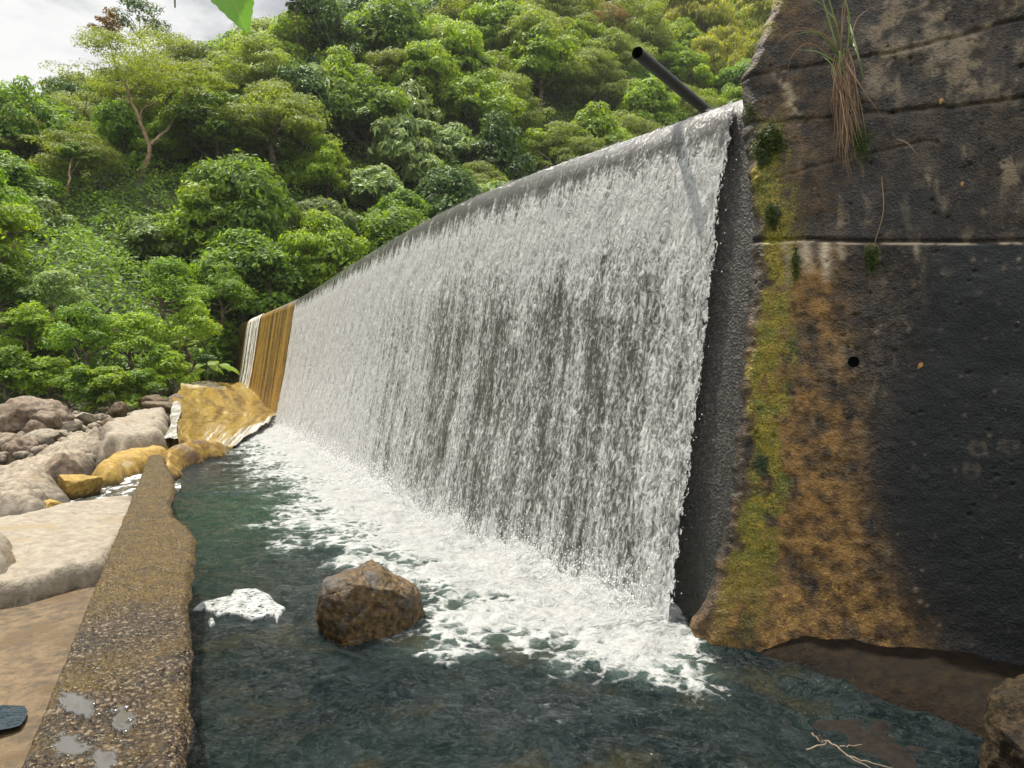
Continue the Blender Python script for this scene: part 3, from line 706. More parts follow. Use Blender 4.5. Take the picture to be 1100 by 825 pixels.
# rocky foot of the wing wall
foot = [wall_pt(np.array(s), np.array(0.), .0) for s in (-.12, .5, 1.2, 2.4, 3.4)]
fo2 = [PZ(x, y, .0) for x, y in ((1130, 830), (1045, 792), (985, 768), (925, 752), (868, 722), (800, 702), (748, 690))]
o = mound('rock_ledge', np.array([f + np.array([.1, .25, 0]) for f in foot] + fo2), -.14, .20, .55, M_ledge, 3, .025, .035, warp=.09)
tag(o, 'low brown wet ledge along the foot of the stained wall', 'ledge')
o = mound('rock_ledge', np.array(P([(770, 700), (868, 730), (985, 772), (1060, 815), (1010, 850), (930, 828), (840, 775), (770, 735)], 0.)), -.16, -.002, .30, M_shelf, 8, .03, .022, warp=.10)
tag(o, 'flat black shelf of rock awash beside the wall ledge', 'ledge')

# left bank
o = mound('gravel_apron', P([(-160, 650), (-20, 622), (78, 612), (130, 612), (110, 800), (60, 900), (-300, 860)], .02), -.5, .03, .06, M_ochre, 5, .05, .012, warp=.02)
tag(o, 'sandy ochre concrete apron below the low wall, bottom left', 'apron')
o = mound('rock_slab', P([(-140, 560), (0, 556), (70, 541), (150, 528), (160, 560), (125, 606), (78, 612), (0, 630), (-160, 655)], .22), -.45, .24, .16, M_pale, 11, .05, .025, warp=.10)
tag(o, 'broad flat cream rock slab beside the low wall', 'rock slab')
o = mound('rock', P([(-90, 582), (-20, 575), (24, 570), (28, 586), (14, 600), (-30, 612), (-100, 618)], .36), -.2, .50, .35, M_pale, 31, .04, .03)
tag(o, 'rounded cream rock at the left edge above the flat slab', 'rock')
# long pale boulder ridge
o = mound('rock_ridge', [PZ(*q) for q in ((-120, 560, 0.), (-10, 560, 0.), (50, 566, -.05), (82, 548, -.1), (70, 528, 0), (108, 490, .2), (114, 464, .4), (96, 458, .5), (62, 466, .5), (20, 492, .4), (-80, 505, .4))], -.3, .40, .7, M_grey, 17, .05, .07, tilt=(.01, .045), warp=.3)
tag(o, 'long weathered pale rock ridge with an undercut side over the stream', 'rock')
o = mound('rock', [PZ(*q) for q in ((-50, 548, 0.), (10, 552, 0), (48, 552, 0.), (60, 530, .1), (28, 520, .2), (-60, 520, .2))], -.3, .36, .5, M_grey, 19, .05, .05, warp=.2)
tag(o, 'rounded shoulder of grey rock in front of the long ridge', 'rock')
boulder('rock', 52, 548, .02, (.30, .24, .17), 71, M_yell, 'small orange rock at the edge of the stream', rz=.5)
boulder('rock', 84, 524, .08, (.42, .35, .30), 77, M_yell, 'yellowish rock between the long ridge and the yellow slab', rz=.2)
boulder('rock', 66, 508, .22, (.40, .5, .42), 79, M_dark, 'shadowed brown rock wedged behind the long ridge', rz=.2)
# dark rocks on the far left
o = link('boulder', boulder_me('boulder', (1.75, 1.3, .95), 7, cuts=12, rough=.16), M_dark); o.location = PD(12, 462, 21.5); o.rotation_euler = (0, -.12, .3)
tag(o, 'big reddish-brown boulder under the bank of bushes', 'boulder')
o = link('boulder', boulder_me('boulder', (.85, .8, .75), 8, cuts=12, rough=.16), M_dark); o.location = PD(4, 492, 17.5)
tag(o, 'dark brown boulder at the left edge below the biggest one', 'boulder')
o = link('boulder', boulder_me('boulder', (.5, .5, .62), 12, cuts=12, rough=.16), M_dark); o.location = PD(22, 496, 17.2)
tag(o, 'tan split boulder beside the dark one at the left edge', 'boulder')
small = [(50, 450, 21.0, (.52, .42, .34), 'cream block of rock leaning on the big brown boulder'), (70, 456, 21.5, (.55, .3, .22), 'flat tilted cream rock right of the leaning block'),
         (29, 478, 19.0, (.34, .28, .26), 'pale egg-shaped rock above the long ridge'), (45, 470, 19.5, (.42, .36, .30), 'rough pale rock in the middle of the rubble'),
         (57, 466, 20.2, (.30, .26, .2), 'small cream stone in the rubble by the ridge'), (38, 482, 18.4, (.22, .2, .16), 'little tan stone under the egg-shaped rock'),
         (17, 475, 19.4, (.28, .24, .2), 'brownish stone between the two brown boulders'), (40, 460, 20.5, (.30, .3, .32), 'upright pale stone beside the big brown boulder'),
         (91, 447, 23.5, (.34, .3, .22), 'small grey stone at the foot of the bushes'), (78, 449, 24.0, (.4, .3, .2), 'light stone half hidden under the bushes'),
         (122, 452, 22.0, (.36, .3, .15), 'flat orange stone behind the long ridge'), (126, 440, 26.0, (.45, .35, .36), 'yellow-brown rock under the bushes'),
         (176, 436, 26.0, (.75, .4, .24), 'pale slab of rock tipped against the yellow apron'), (166, 429, 28.0, (.5, .4, .32), 'ochre rock behind the tipped pale slab'),
         (186, 428, 28.0, (.4, .35, .26), 'brown stone at the top of the tipped slab')]
for i, (x, y, D, s, lb) in enumerate(small):
    o = link('rock', boulder_me('rock', s, 100 + i, sub=4, cuts=9, rough=.13), M_ochre if 'orange' in lb or 'ochre' in lb or 'yellow' in lb else M_dark if 'brown' in lb else M_pale)
    o.location = PD(x, y + 2, D); o.rotation_euler = (.1 * (i % 3), .12 * (i % 4) - .2, i * 1.3); tag(o, lb, 'rock', 'loose rocks on the left bank')
rng = np.random.default_rng(64); V0, F0 = _ICO[3]; VV, FF = [], []; Dg = rng.uniform(15.5, 33, 900); pxg = rng.uniform(-60, 200, 900)
ok_ = ~((pxg > 120) & (Dg < 22)); Dg, pxg = Dg[ok_], pxg[ok_]
for i, (D_, x_p) in enumerate(zip(Dg, pxg)):
    x0 = (x_p - CX) / F * D_; r_ = rng.uniform(.05, .20); b_ = V0 * (1 + .22 * fbm(V0 * 1.5 + i, 2)[:, None]) * r_ * rng.uniform(.6, 1.2, 3)
    zg = float(terrain(np.array([x0]), np.array([D_]))[0]); VV.append(b_ + np.array([x0, D_, max(zg, .12) + .03])); FF.append(F0 + i * len(V0))
tag(link('gravel', mesh_np('gravel', np.concatenate(VV), np.concatenate(FF)), M_grey), kind='stuff')
# pale rock and yellow slab left of the apron
o = mound('rock', [PZ(*q) for q in ((106, 484, .45), (178, 474, .45), (186, 450, .6), (180, 440, .8), (150, 440, .8), (118, 452, .7), (104, 468, .5))], -.3, .80, .35, M_pale, 27, .05, .05, tilt=(0, .03), warp=.25)
tag(o, 'pale flat-topped rock with a dark wet front beside the small fall', 'rock')
o = mound('rock_slab', [PZ(*q) for q in ((94, 524, -.05), (128, 520, -.05), (150, 508, 0), (184, 494, .1), (186, 474, .35), (150, 470, .4), (112, 482, .3), (98, 505, .1))], -.3, .36, .45, M_yell, 29, .05, .03, tilt=(.10, .07), warp=.15)
tag(o, 'bright yellow rock slab sloping to the stream', 'rock slab')
# rounded algae lip at the far end of the low wall
o = mound('rock_lip', [PZ(*q) for q in ((166, 498, .3), (186, 505, .2), (206, 496, .1), (246, 489, .05), (250, 480, .1), (215, 477, .3), (190, 472, .45), (166, 476, .5))], -.4, .42, .55, M_lip, 33, .04, .03, tilt=(-.10, .0), warp=.2)
tag(o, 'rounded golden-brown rock lip where apron, pool and low wall meet', 'rock')

# yellow apron at the far foot of the dam
PTS = {(0, 0): PD(186, 474, 17.0), (1, 0): PD(250, 480, 19.0), (0, 1): PD(189, 433, 25.5), (1, 1): PD(306, 441, 28.5), (0, 2): PD(190, 407, 36.0), (1, 2): PD(264, 408, 39.0)}
nu, nv = 120, 160
uu, vv = np.meshgrid(np.linspace(0, 1, nu), np.linspace(0, 2, nv), indexing='xy')
def lerp3(col, v):
    a, b, c_ = [np.array(PTS[(col, k)]) for k in (0, 1, 2)]
    v = v[..., None]; return np.where(v < 1, a + (b - a) * v, b + (c_ - b) * (v - 1))
Lp, Rp = lerp3(0, vv), lerp3(1, vv)
V = Lp + (Rp - Lp) * uu[..., None]
r1 = fbm(P3(V[..., 0] * 1.2, V[..., 1] * .5, 2.), 4).reshape(uu.shape); V[..., 2] += .12 * r1 - .35 * np.sin(uu * np.pi) * (vv < 9) * .35 + .05 * fbm(P3(V[..., 0] * 4, V[..., 1] * 2, 7.), 4).reshape(uu.shape)
V[..., 0] += .25 * fbm(P3(vv * 4, 0. * uu, 5.), 3).reshape(uu.shape) * (1 - uu)
dn = lambda row: np.stack([row - np.array([0, 0, .25]), row - np.array([0, 0, 1.6])], 0)
V = np.concatenate([(V[:1] - np.array([0, .05, 1.6])), (V[:1] - np.array([0, .03, .15])), V], 0)
uvx = np.concatenate([uu[:1], uu[:1], uu], 0); vvx = np.concatenate([vv[:1], vv[:1], vv], 0)
lw = V[:, :1].copy(); lw[..., 2] -= 1.5; V = np.concatenate([lw, V], 1); uvx = np.concatenate([uvx[:, :1], uvx], 1); vvx = np.concatenate([vvx[:, :1], vvx], 1)
m_ap, g = mat('yellow_apron')
a, b, _ = g.sep(g.attr('apr')); p = g.pos(); uva = g.attr('apr')
k = g.noise(g.vmul(uva, (4.2, .8, 0)), 2.0, 5, .6, 1.0); k2 = g.noise(p, 5, 5)
c = g.mix(g.ss(k, .34, .62), (.12, .07, .012), (.27, .175, .028))
c = g.mix(g.ss(k, .60, .72), c, (.31, .25, .11))
c = g.mix(g.m('MULTIPLY', g.ss(k2, .5, .7), .5), c, (.16, .085, .016))
c = g.mix(g.m('MULTIPLY', g.ss(b, 1.62, 1.75), g.m('MULTIPLY', g.ss(a, .62, .5), g.ss(k2, .3, .5))), c, (.52, .45, .34))
wt = g.m('MULTIPLY', g.ss(g.m('SUBTRACT', a, g.m('MULTIPLY', g.m('SUBTRACT', b, 0.0), .42)), .62, .70), g.ss(b, 1.15, .8))
fl = g.noise(g.vmul(uva, (16, 2.0, 0)), 1.6, 5, .65)
wt = g.m('MAXIMUM', g.m('MULTIPLY', wt, g.ss(fl, .25, .5)), g.m('MULTIPLY', g.m('MULTIPLY', g.ss(b, .55, .1), g.m('MULTIPLY', g.ss(a, .32, .45), g.ss(a, .75, .6))), g.ss(fl, .45, .6)))
wt = g.m('MULTIPLY', wt, g.ss(b, .004, .05))
nb = g.bump(g.m('ADD', k, g.m('MULTIPLY', k2, .4)), .6, .08)
g.out(g.mixs(wt, g.pr(c, g.lin(k2, .3, .7, .18, .5), nb, .5), g.pr(g.mix(g.ss(fl, .4, .65), (.16, .13, .08), (.60, .59, .56)), .4, nb, .3)))
apr = link('rock_apron', mesh_np('rock_apron', V.reshape(-1, 3), grid_faces(V.shape[0], V.shape[1]), True, {'apr': np.stack([uvx, vvx, 0 * uvx], -1).reshape(-1, 3)}), m_ap)
tag(apr, 'broad yellow algae-stained apron sloping from the far end of the dam', 'apron')
# little fall off the left side of the apron, and the stream below
m_st, g = mat('stream_water'); p = g.pos()
fl = g.noise(g.vadd(g.vmul(p, (1.5, .6, 1)), g.vscale(g.n('ShaderNodeTexNoise', {'Vector': p, 'Scale': 2.0}).outputs['Color'], .5)), 4.0, 5, .65, .6)
fm = g.ss(fl, .50, .64); nb = g.bump(fl, .7, .08)
g.out(g.mixs(fm, g.pr((.05, .055, .05), .08, nb, .5), g.n('ShaderNodeBsdfDiffuse', {'Color': (.85, .85, .84), 'Normal': nb}).outputs[0]))
sy = np.linspace(6.0, 19, 150); sx0 = np.interp(sy, [6, 12.5, 15, 19], [-9, -9.2, -8.2, -8.2]); sx1 = np.interp(sy, [6, 12.5, 15, 19], [-2.6, -5.6, -6.6, -7.0])
t = np.linspace(0, 1, 60); X = sx0[:, None] + (sx1 - sx0)[:, None] * t; Y = np.broadcast_to(sy[:, None], X.shape)
Z = -.06 + .03 * fbm(P3(X * 2.5, Y * 1.5, 1.), 4).reshape(X.shape)
tag(link('water', mesh_np('stream', P3(X, Y, Z), grid_faces(150, 60)), m_st), 'rippling white stream between the pale rocks', kind='structure')
vt = np.linspace(0, 1, 60); ut = np.linspace(-1, 1, 24)
Vs, Us = np.meshgrid(vt, ut, indexing='ij')
cxs = np.interp(Vs, [0, .15, 1], [0, -.05, -.16]); top = PD(190, 436, 24.5); bot = PD(184, 478, 17.2)
X = top[0] + (bot[0] - top[0]) * Vs + Us * .10 * (1 + .5 * Vs + .5 * np.sin(Vs * 7)) + .03 * fbm(P3(Vs * 6, Us * 3, 3.), 3).reshape(Vs.shape)
Y = top[1] + (bot[1] - top[1]) * Vs - .05 * np.cos(Us * 1.5)
Z = top[2] + (bot[2] - top[2]) * Vs ** 1.0 + .12 + .05 * np.cos(Us * 1.5) + .02 * fbm(P3(Us * 9, Vs * 2, 3.), 3).reshape(Vs.shape)
m_sf, g = mat('small_fall'); p = g.pos(); fl = g.noise(g.vmul(p, (7, .6, .6)), 2.0, 4)
g.out(g.n('ShaderNodeBsdfDiffuse', {'Color': g.mix(g.ss(fl, .38, .6), (.14, .12, .07), (.42, .42, .40)), 'Normal': g.bump(fl, .8, .08)}).outputs[0])
tag(link('waterfall', mesh_np('small_fall', P3(X, Y, Z), grid_faces(60, 24)), m_sf), 'narrow white trickle running off the left side of the yellow apron', kind='structure')
# small dark puddle bottom left and the floating foam raft
m_pd, g = mat('puddle_water'); g.out(g.pr((.008, .02, .03), .04, g.bump(g.noise(g.pos(), 12, 3), .2, .02), .5))
pts = np.array(P([(-30, 762), (-8, 759), (4, 757), (14, 758), (26, 758), (30, 764), (27, 772), (22, 779), (12, 782), (0, 784), (-14, 787), (-40, 788)], .062))
me = bpy.data.meshes.new('puddle'); me.from_pydata(pts.tolist(), [], [list(range(len(pts)))]); o = link('puddle', me, m_pd)
tag(o, 'small dark blue puddle on the sandy apron', kind='structure')
m_fp, g = mat('foam_raft'); p = g.pos(); k = g.noise(p, 12, 5)
fsh = g.n('ShaderNodeBsdfDiffuse', {'Color': g.mix(g.ss(k, .3, .65), (.20, .215, .21), (.42, .43, .42)), 'Normal': g.bump(k, .9, .03)}).outputs[0]
g.out(g.mixs(g.ss(g.noise(p, 26, 5, .7), .60, .54), g.n('ShaderNodeBsdfTransparent').outputs[0], fsh))
fp = [(203, 655), (212, 646), (232, 642), (246, 639), (252, 633), (276, 632), (290, 640), (302, 651), (296, 660), (292, 669), (287, 660), (262, 666), (252, 660), (236, 658), (226, 662), (222, 656)]
o = mound('foam_raft', P(fp, .02), -.02, .021, .02, m_fp, 2, .010, .002, warp=.09)
tag(o, 'flat white raft of foam floating on dark water by the low wall', 'foam')
o = mound('foam_raft', P([(222, 664), (229, 662), (231, 667), (224, 672)], .03), -.03, .03, .02, m_fp, 4, .008, .004, warp=.02)
tag(o, 'tiny scrap of foam just below the white foam raft', 'foam')

# ------------------------------------------------------------------ steel pipe behind the crest
m_pipe, g = mat('black_pipe'); p = g.pos()
g.out(g.pr(g.mix(g.ss(g.noise(p, 9, 5), .5, .75), (.007, .008, .009), (.035, .027, .02)), .55, g.bump(g.noise(p, 40, 3), .3, .004), .5))
pt = empty('drain_pipe', PD(685, 56, 7.25)); tag(pt, 'black open-ended pipe poking up over the dam crest', 'pipe')
a_, b_ = PD(684.5, 56.5, 7.0), PD(752, 113, 8.15); b_ = a_ + (b_ - a_) * 1.9
dirp = (b_ - a_) / np.linalg.norm(b_ - a_)
sp = Soup(); ln = np.linspace(0, 1, 14)[:, None]; sp.tube(a_ + (b_ - a_) * ln + np.array([0, 0, -.05]) * (ln * (1 - ln)) * 0, .058, 24)
at_world(link('pipe_body', sp.me('pipe_body'), m_pipe, pt))
sp = Soup(); sp.tube(np.stack([a_ + dirp * .5, a_ + dirp * .02, a_ - dirp * .004]), [.049, .049, .051], 24)
m_pi, g = mat('pipe_bore'); g.out(g.pr((.004, .004, .004), .9))
at_world(link('pipe_rim', sp.me('pipe_rim'), m_pi, pt))

# ------------------------------------------------------------------ grass hanging on the wall
def blade_mat(name, lo, hi):
    m, g = mat(name); rp = g.n('ShaderNodeNewGeometry').outputs['Random Per Island']
    c = g.mix(rp, lo, hi); d = g.pr(c, .5, None, .35); t_ = g.n('ShaderNodeBsdfTranslucent', {'Color': c}).outputs[0]
    g.out(g.mixs(.25, d, t_)); return m
M_bg, M_bd = blade_mat('green_blade', (.07, .14, .03), (.22, .28, .09)), blade_mat('dry_blade', (.16, .075, .04), (.46, .33, .20))
def blade(sp, pts_px, width, off0=.03, off1=.10, seed=0):
    """A grass blade given by photo points, standing off the wall by off0..off1 metres."""
    pts_px = np.array(pts_px, float); t0 = np.linspace(0, 1, len(pts_px)); tt_ = np.linspace(0, 1, 14)
    x = np.interp(tt_, t0, pts_px[:, 0]); y = np.interp(tt_, t0, pts_px[:, 1])
    for _ in range(2):
        x[1:-1] = (x[:-2] + 2 * x[1:-1] + x[2:]) / 4; y[1:-1] = (y[:-2] + 2 * y[1:-1] + y[2:]) / 4
    P_ = []
    for i in range(14):
        s_, z_ = wall_sz(x[i], y[i]); oo = off0 + (off1 - off0) * math.sin(min(1, tt_[i] * 1.2) * math.pi * .6)
        P_.append(wall_pt(np.array(s_), np.array(z_), oo))
    wd = width * np.interp(tt_, [0, .15, .6, 1], [.5, 1, .8, .05])
    sp.ribbon(P_, wd, WNRM + .4 * np.array([math.sin(seed), 0, math.cos(seed)]))
rg = random.Random(4)
root_px = (903, 58)
cl = empty('grass_clump', wall_pt(*[np.array(v) for v in wall_sz(905, 60)])); tag(cl, 'hanging clump of long dry and green grass rooted high on the wall', 'grass')
gsp, dsp = Soup(), Soup()
for i, b in enumerate([[(905, 62), (896, 25), (885, -8), (880, -40)], [(906, 60), (893, 20), (868, 8), (830, 8)], [(908, 75), (914, 30), (905, 2), (902, -30)], [(915, 45), (922, 70), (928, 100)], [(910, 20), (917, 50), (926, 88), (928, 92)],
        [(904, 66), (880, 44), (845, 50)], [(902, 72), (880, 66), (858, 64)], [(903, 90), (893, 78), (884, 70)], [(901, 60), (890, 30), (880, -5)], [(906, 88), (902, 60), (903, 96)]]):
    blade(gsp, b, .014, .04, .18, i)
for i, b in enumerate([[(905, 58), (898, 30), (882, 18)], [(904, 66), (890, 45), (860, 38), (835, 55)], [(902, 62), (885, 40), (850, 44), (832, 62)], [(903, 72), (905, 20), (912, 0)], [(912, 52), (920, 30), (936, 18)],
        [(938, 46), (955, 28), (990, 18)], [(900, 70), (870, 50), (850, 70), (846, 100)], [(903, 50), (909, 14), (903, -12)]]):
    blade(dsp, b, .009, .04, .16, i + 3)
for i in range(95):
    x0 = 903 + rg.uniform(-6, 10); y0 = rg.uniform(52, 92); L = rg.uniform(50, 105); drift = rg.uniform(-6, 20)
    x1 = x0 + drift * .5 + rg.uniform(-5, 5); x2 = x0 + drift + rg.uniform(-4, 4)
    blade(dsp, [(x0, y0), (x0 + rg.uniform(-6, 8), y0 + L * .25), (x1, y0 + L * .6), (x2, y0 + L)], rg.uniform(.005, .010), .02, rg.uniform(.04, .12), i)
for i in range(7): blade(dsp, [(900 + rg.uniform(-4, 4), 95), (906 + rg.uniform(-3, 4), 140), (911 + rg.uniform(-3, 8), 200)], .006, .02, .05, i)
blade(dsp, [(905, 62), (915, 85), (930, 110), (949, 135)], .014, .05, .15, 2)
for nm, sp_, m_ in (('green_blades', gsp, M_bg), ('dry_blades', dsp, M_bd)): at_world(link(nm, sp_.me(nm), m_, cl))
for (pts, lb) in (([(947, 190), (950, 230), (938, 265), (933, 320)], 'long dry grass stem hanging across the seam of the wall'), ([(963, 150), (975, 156), (988, 172)], 'short reddish dry stem on the wall right of the grass clump')):
    sp = Soup(); blade(sp, pts, .008, .02, .05, 1); me = sp.me('dry_stem'); tag(link('dry_stem', me, M_bd), lb, 'stem')
sp = Soup()
for i in range(9): blade(sp, [(1078 + i * 3, -30), (1076 + i * 4 + rg.uniform(-6, 6), -6), (1080 + i * 4 + rg.uniform(-9, 12), 8 + rg.uniform(-8, 14))], .008, .02, .09, i)
tag(link('grass_clump', sp.me('grass_clump'), M_bd), 'dry grass tips hanging at the top right corner of the wall', 'grass')
# dead leaves stuck to the wall
def leaf_me(name, L, W, n=10, serr=0.0, cup=.12):
    tt_ = np.linspace(0, 1, n); wv = W * np.sin(np.pi * tt_ ** .75) ** .8 * (1 - .15 * tt_); wv = wv * (1 + serr * (np.arange(n) % 2 - .5))
    ctr = np.stack([0 * tt_, tt_ * L, .10 * L * np.sin(tt_ * 3)], 1)
    l = ctr + np.stack([-wv, 0 * tt_, cup * wv], 1); r = ctr + np.stack([wv, 0 * tt_, cup * wv], 1)
    l2 = (l + ctr) / 2 - np.array([0, 0, .02 * W]); r2 = (r + ctr) / 2 - np.array([0, 0, .02 * W])
    V = np.concatenate([l, l2, ctr, r2, r]); fs = [(k * n + i, k * n + i + 1, (k + 1) * n + i + 1, (k + 1) * n + i) for k in range(4) for i in range(n - 1)]
    return mesh_np(name, V, fs)
m_dl, g = mat('dead_leaf'); g.out(g.pr((.42, .21, .06), .6))
for (x, y, rz, L, lb) in ((990, 390, 2.6, .055, 'small orange dead leaf stuck on the black part of the wall'), (1011, 108, 2.9, .05, 'small tan dead leaf on the upper tier of the wall'), (1033, 197, 3.0, .04, 'sliver of dead leaf on the wall above the seam')):
    o = link('dead_leaf', leaf_me('dead_leaf', L, L * .28), m_dl); s_, z_ = wall_sz(x, y); o.location = wall_pt(np.array(s_), np.array(z_), .05)
    nq = Vector(WNRM).to_track_quat('Z', 'Y'); o.rotation_mode = 'QUATERNION'
    from mathutils import Quaternion
    o.rotation_quaternion = nq @ Quaternion((0, 0, 1), rz); tag(o, lb, 'leaf')

# twigs lying in the shallows bottom right
m_tw, g = mat('bare_twig'); g.out(g.pr(g.mix(g.noise(g.pos(), 60, 3), (.10, .07, .045), (.30, .23, .16)), .7))
def twig(lines, lb, rad=.006):
    sp = Soup()
    for ln_ in lines:
        pts = np.array([PZ(x, y, z) for x, y, z in ln_]); n_ = 8; t0 = np.linspace(0, 1, len(pts)); t1 = np.linspace(0, 1, n_)
        pts = np.stack([np.interp(t1, t0, pts[:, k]) for k in range(3)], 1); pts += np.random.default_rng(len(lb)).normal(0, .004, pts.shape)
        sp.tube(pts, np.linspace(rad, rad * .4, n_), 6)
    return tag(link('twig', sp.me('twig'), m_tw), lb, 'twig')
twig([[(866, 806, .03), (885, 800, .06), (889, 796, .07)], [(872, 788, .07), (880, 797, .05), (889, 796, .05)], [(878, 790, .10), (884, 797, .05)], [(889, 796, .05), (905, 808, .04), (938, 828, .02)]], 'forked bare twig lying in the shallows below the wall')
twig([[(903, 802, .04), (925, 800, .04)], [(910, 812, .03), (960, 826, .03)]], 'straight pale twig beside the forked twig', .005)

# ------------------------------------------------------------------ leaf dangling into the top of the picture
m_lf, g = mat('backlit_leaf'); p = g.n('ShaderNodeTexCoord').outputs['Object']
vn = g.m('ABSOLUTE', g.m('SUBTRACT', g.m('FRACT', g.m('ADD', g.m('MULTIPLY', g.sep(p)[1], 75), g.m('MULTIPLY', g.m('ABSOLUTE', g.sep(p)[0]), -60))), .5))
c = g.mix(g.ss(vn, .06, .0), (.14, .34, .035), (.24, .42, .09))
c = g.mix(g.ss(g.m('ABSOLUTE', g.sep(p)[0]), .0012, .0002), c, (.3, .46, .12))
g.out(g.mixs(.5, g.pr(c, .4, None, .4), g.n('ShaderNodeBsdfTranslucent', {'Color': (.30, .62, .06)}).outputs[0]))
br = empty('overhanging_branch', PD(300, -160, 1.25)); tag(br, 'leafy overhanging twig, one bright green toothed leaf dangling into view', 'branch')
sp = Soup(); sp.tube([PD(520, -330, 1.35), PD(400, -230, 1.3), PD(262, -130, 1.25), PD(215, -90, 1.22), PD(187, -40, 1.2), PD(188, 8, 1.2)], [.006, .005, .004, .003, .002, .0013], 7)
at_world(link('stem', sp.me('branch_stem'), m_tw, br))
lf = link('leaf', leaf_me('leaf', .168, .050, 26, .10, .25), m_lf, br)
lt, lb_ = Vector(PD(226, -46, 1.25)), Vector(PD(271, 48, 1.21))
yv = (lb_ - lt).normalized(); zv = Vector((.35, -1, .10)); zv = (zv - zv.dot(yv) * yv).normalized(); xv = yv.cross(zv)
from mathutils import Matrix
mt_ = Matrix((xv, yv, zv)).transposed().to_4x4(); mt_.translation = lt
lf.matrix_parent_inverse = br.matrix_basis.inverted(); lf.matrix_basis = mt_

# ------------------------------------------------------------------ foliage
def leaf_mat(name, lo, hi, tr=.48, spread=.35):
    m, g = mat(name)
    rp = g.n('ShaderNodeNewGeometry').outputs['Random Per Island']; ro = g.n('ShaderNodeObjectInfo').outputs['Random']
    c = g.mix(g.m('ADD', g.m('MULTIPLY', rp, spread), g.m('MULTIPLY', ro, 1 - spread)), lo, hi)
    hs = g.n('ShaderNodeHueSaturation', {'Hue': g.lin(ro, 0, 1, .488, .512), 'Saturation': g.lin(rp, 0, 1, .85, 1.1), 'Value': g.lin(rp, 0, 1, .7, 1.3), 'Color': c}).outputs[0]
    d = g.pr(hs, .48, None, .28)
    tc = g.mix(1.0, hs, (1.45, 1.35, .5), 'MULTIPLY')
    g.out(g.mixs(tr, d, g.n('ShaderNodeBsdfTranslucent', {'Color': tc}).outputs[0])); return m
L_mid = leaf_mat('leaf_mid_green', (.105, .205, .020), (.21, .33, .040))
L_bright = leaf_mat('leaf_bright_green', (.17, .29, .022), (.32, .43, .050))
L_dark = leaf_mat('leaf_dark_green', (.055, .12, .020), (.105, .19, .035), .3)
L_olive = leaf_mat('leaf_olive_green', (.17, .235, .045), (.28, .34, .085))
L_pale = leaf_mat('leaf_pale_green', (.19, .28, .085), (.30, .39, .14), .3)
L_yel = leaf_mat('leaf_yellow_green', (.24, .29, .02), (.38, .38, .06))
L_dry = leaf_mat('leaf_dry_brown', (.16, .10, .05), (.30, .19, .10), .3)
M_bark, g = mat('bark'); p = g.pos()
g.out(g.pr(g.mix(g.ss(g.noise(p, 3, 5), .35, .65), (.08, .06, .042), (.22, .17, .12)), .85, g.bump(g.noise(g.vmul(p, (6, 6, 1.5)), 3, 4), .6, .05)))
M_barkp, g = mat('pale_bark'); p = g.pos()
g.out(g.pr(g.mix(g.ss(g.noise(p, 3, 5), .35, .65), (.26, .16, .09), (.48, .34, .22)), .8))

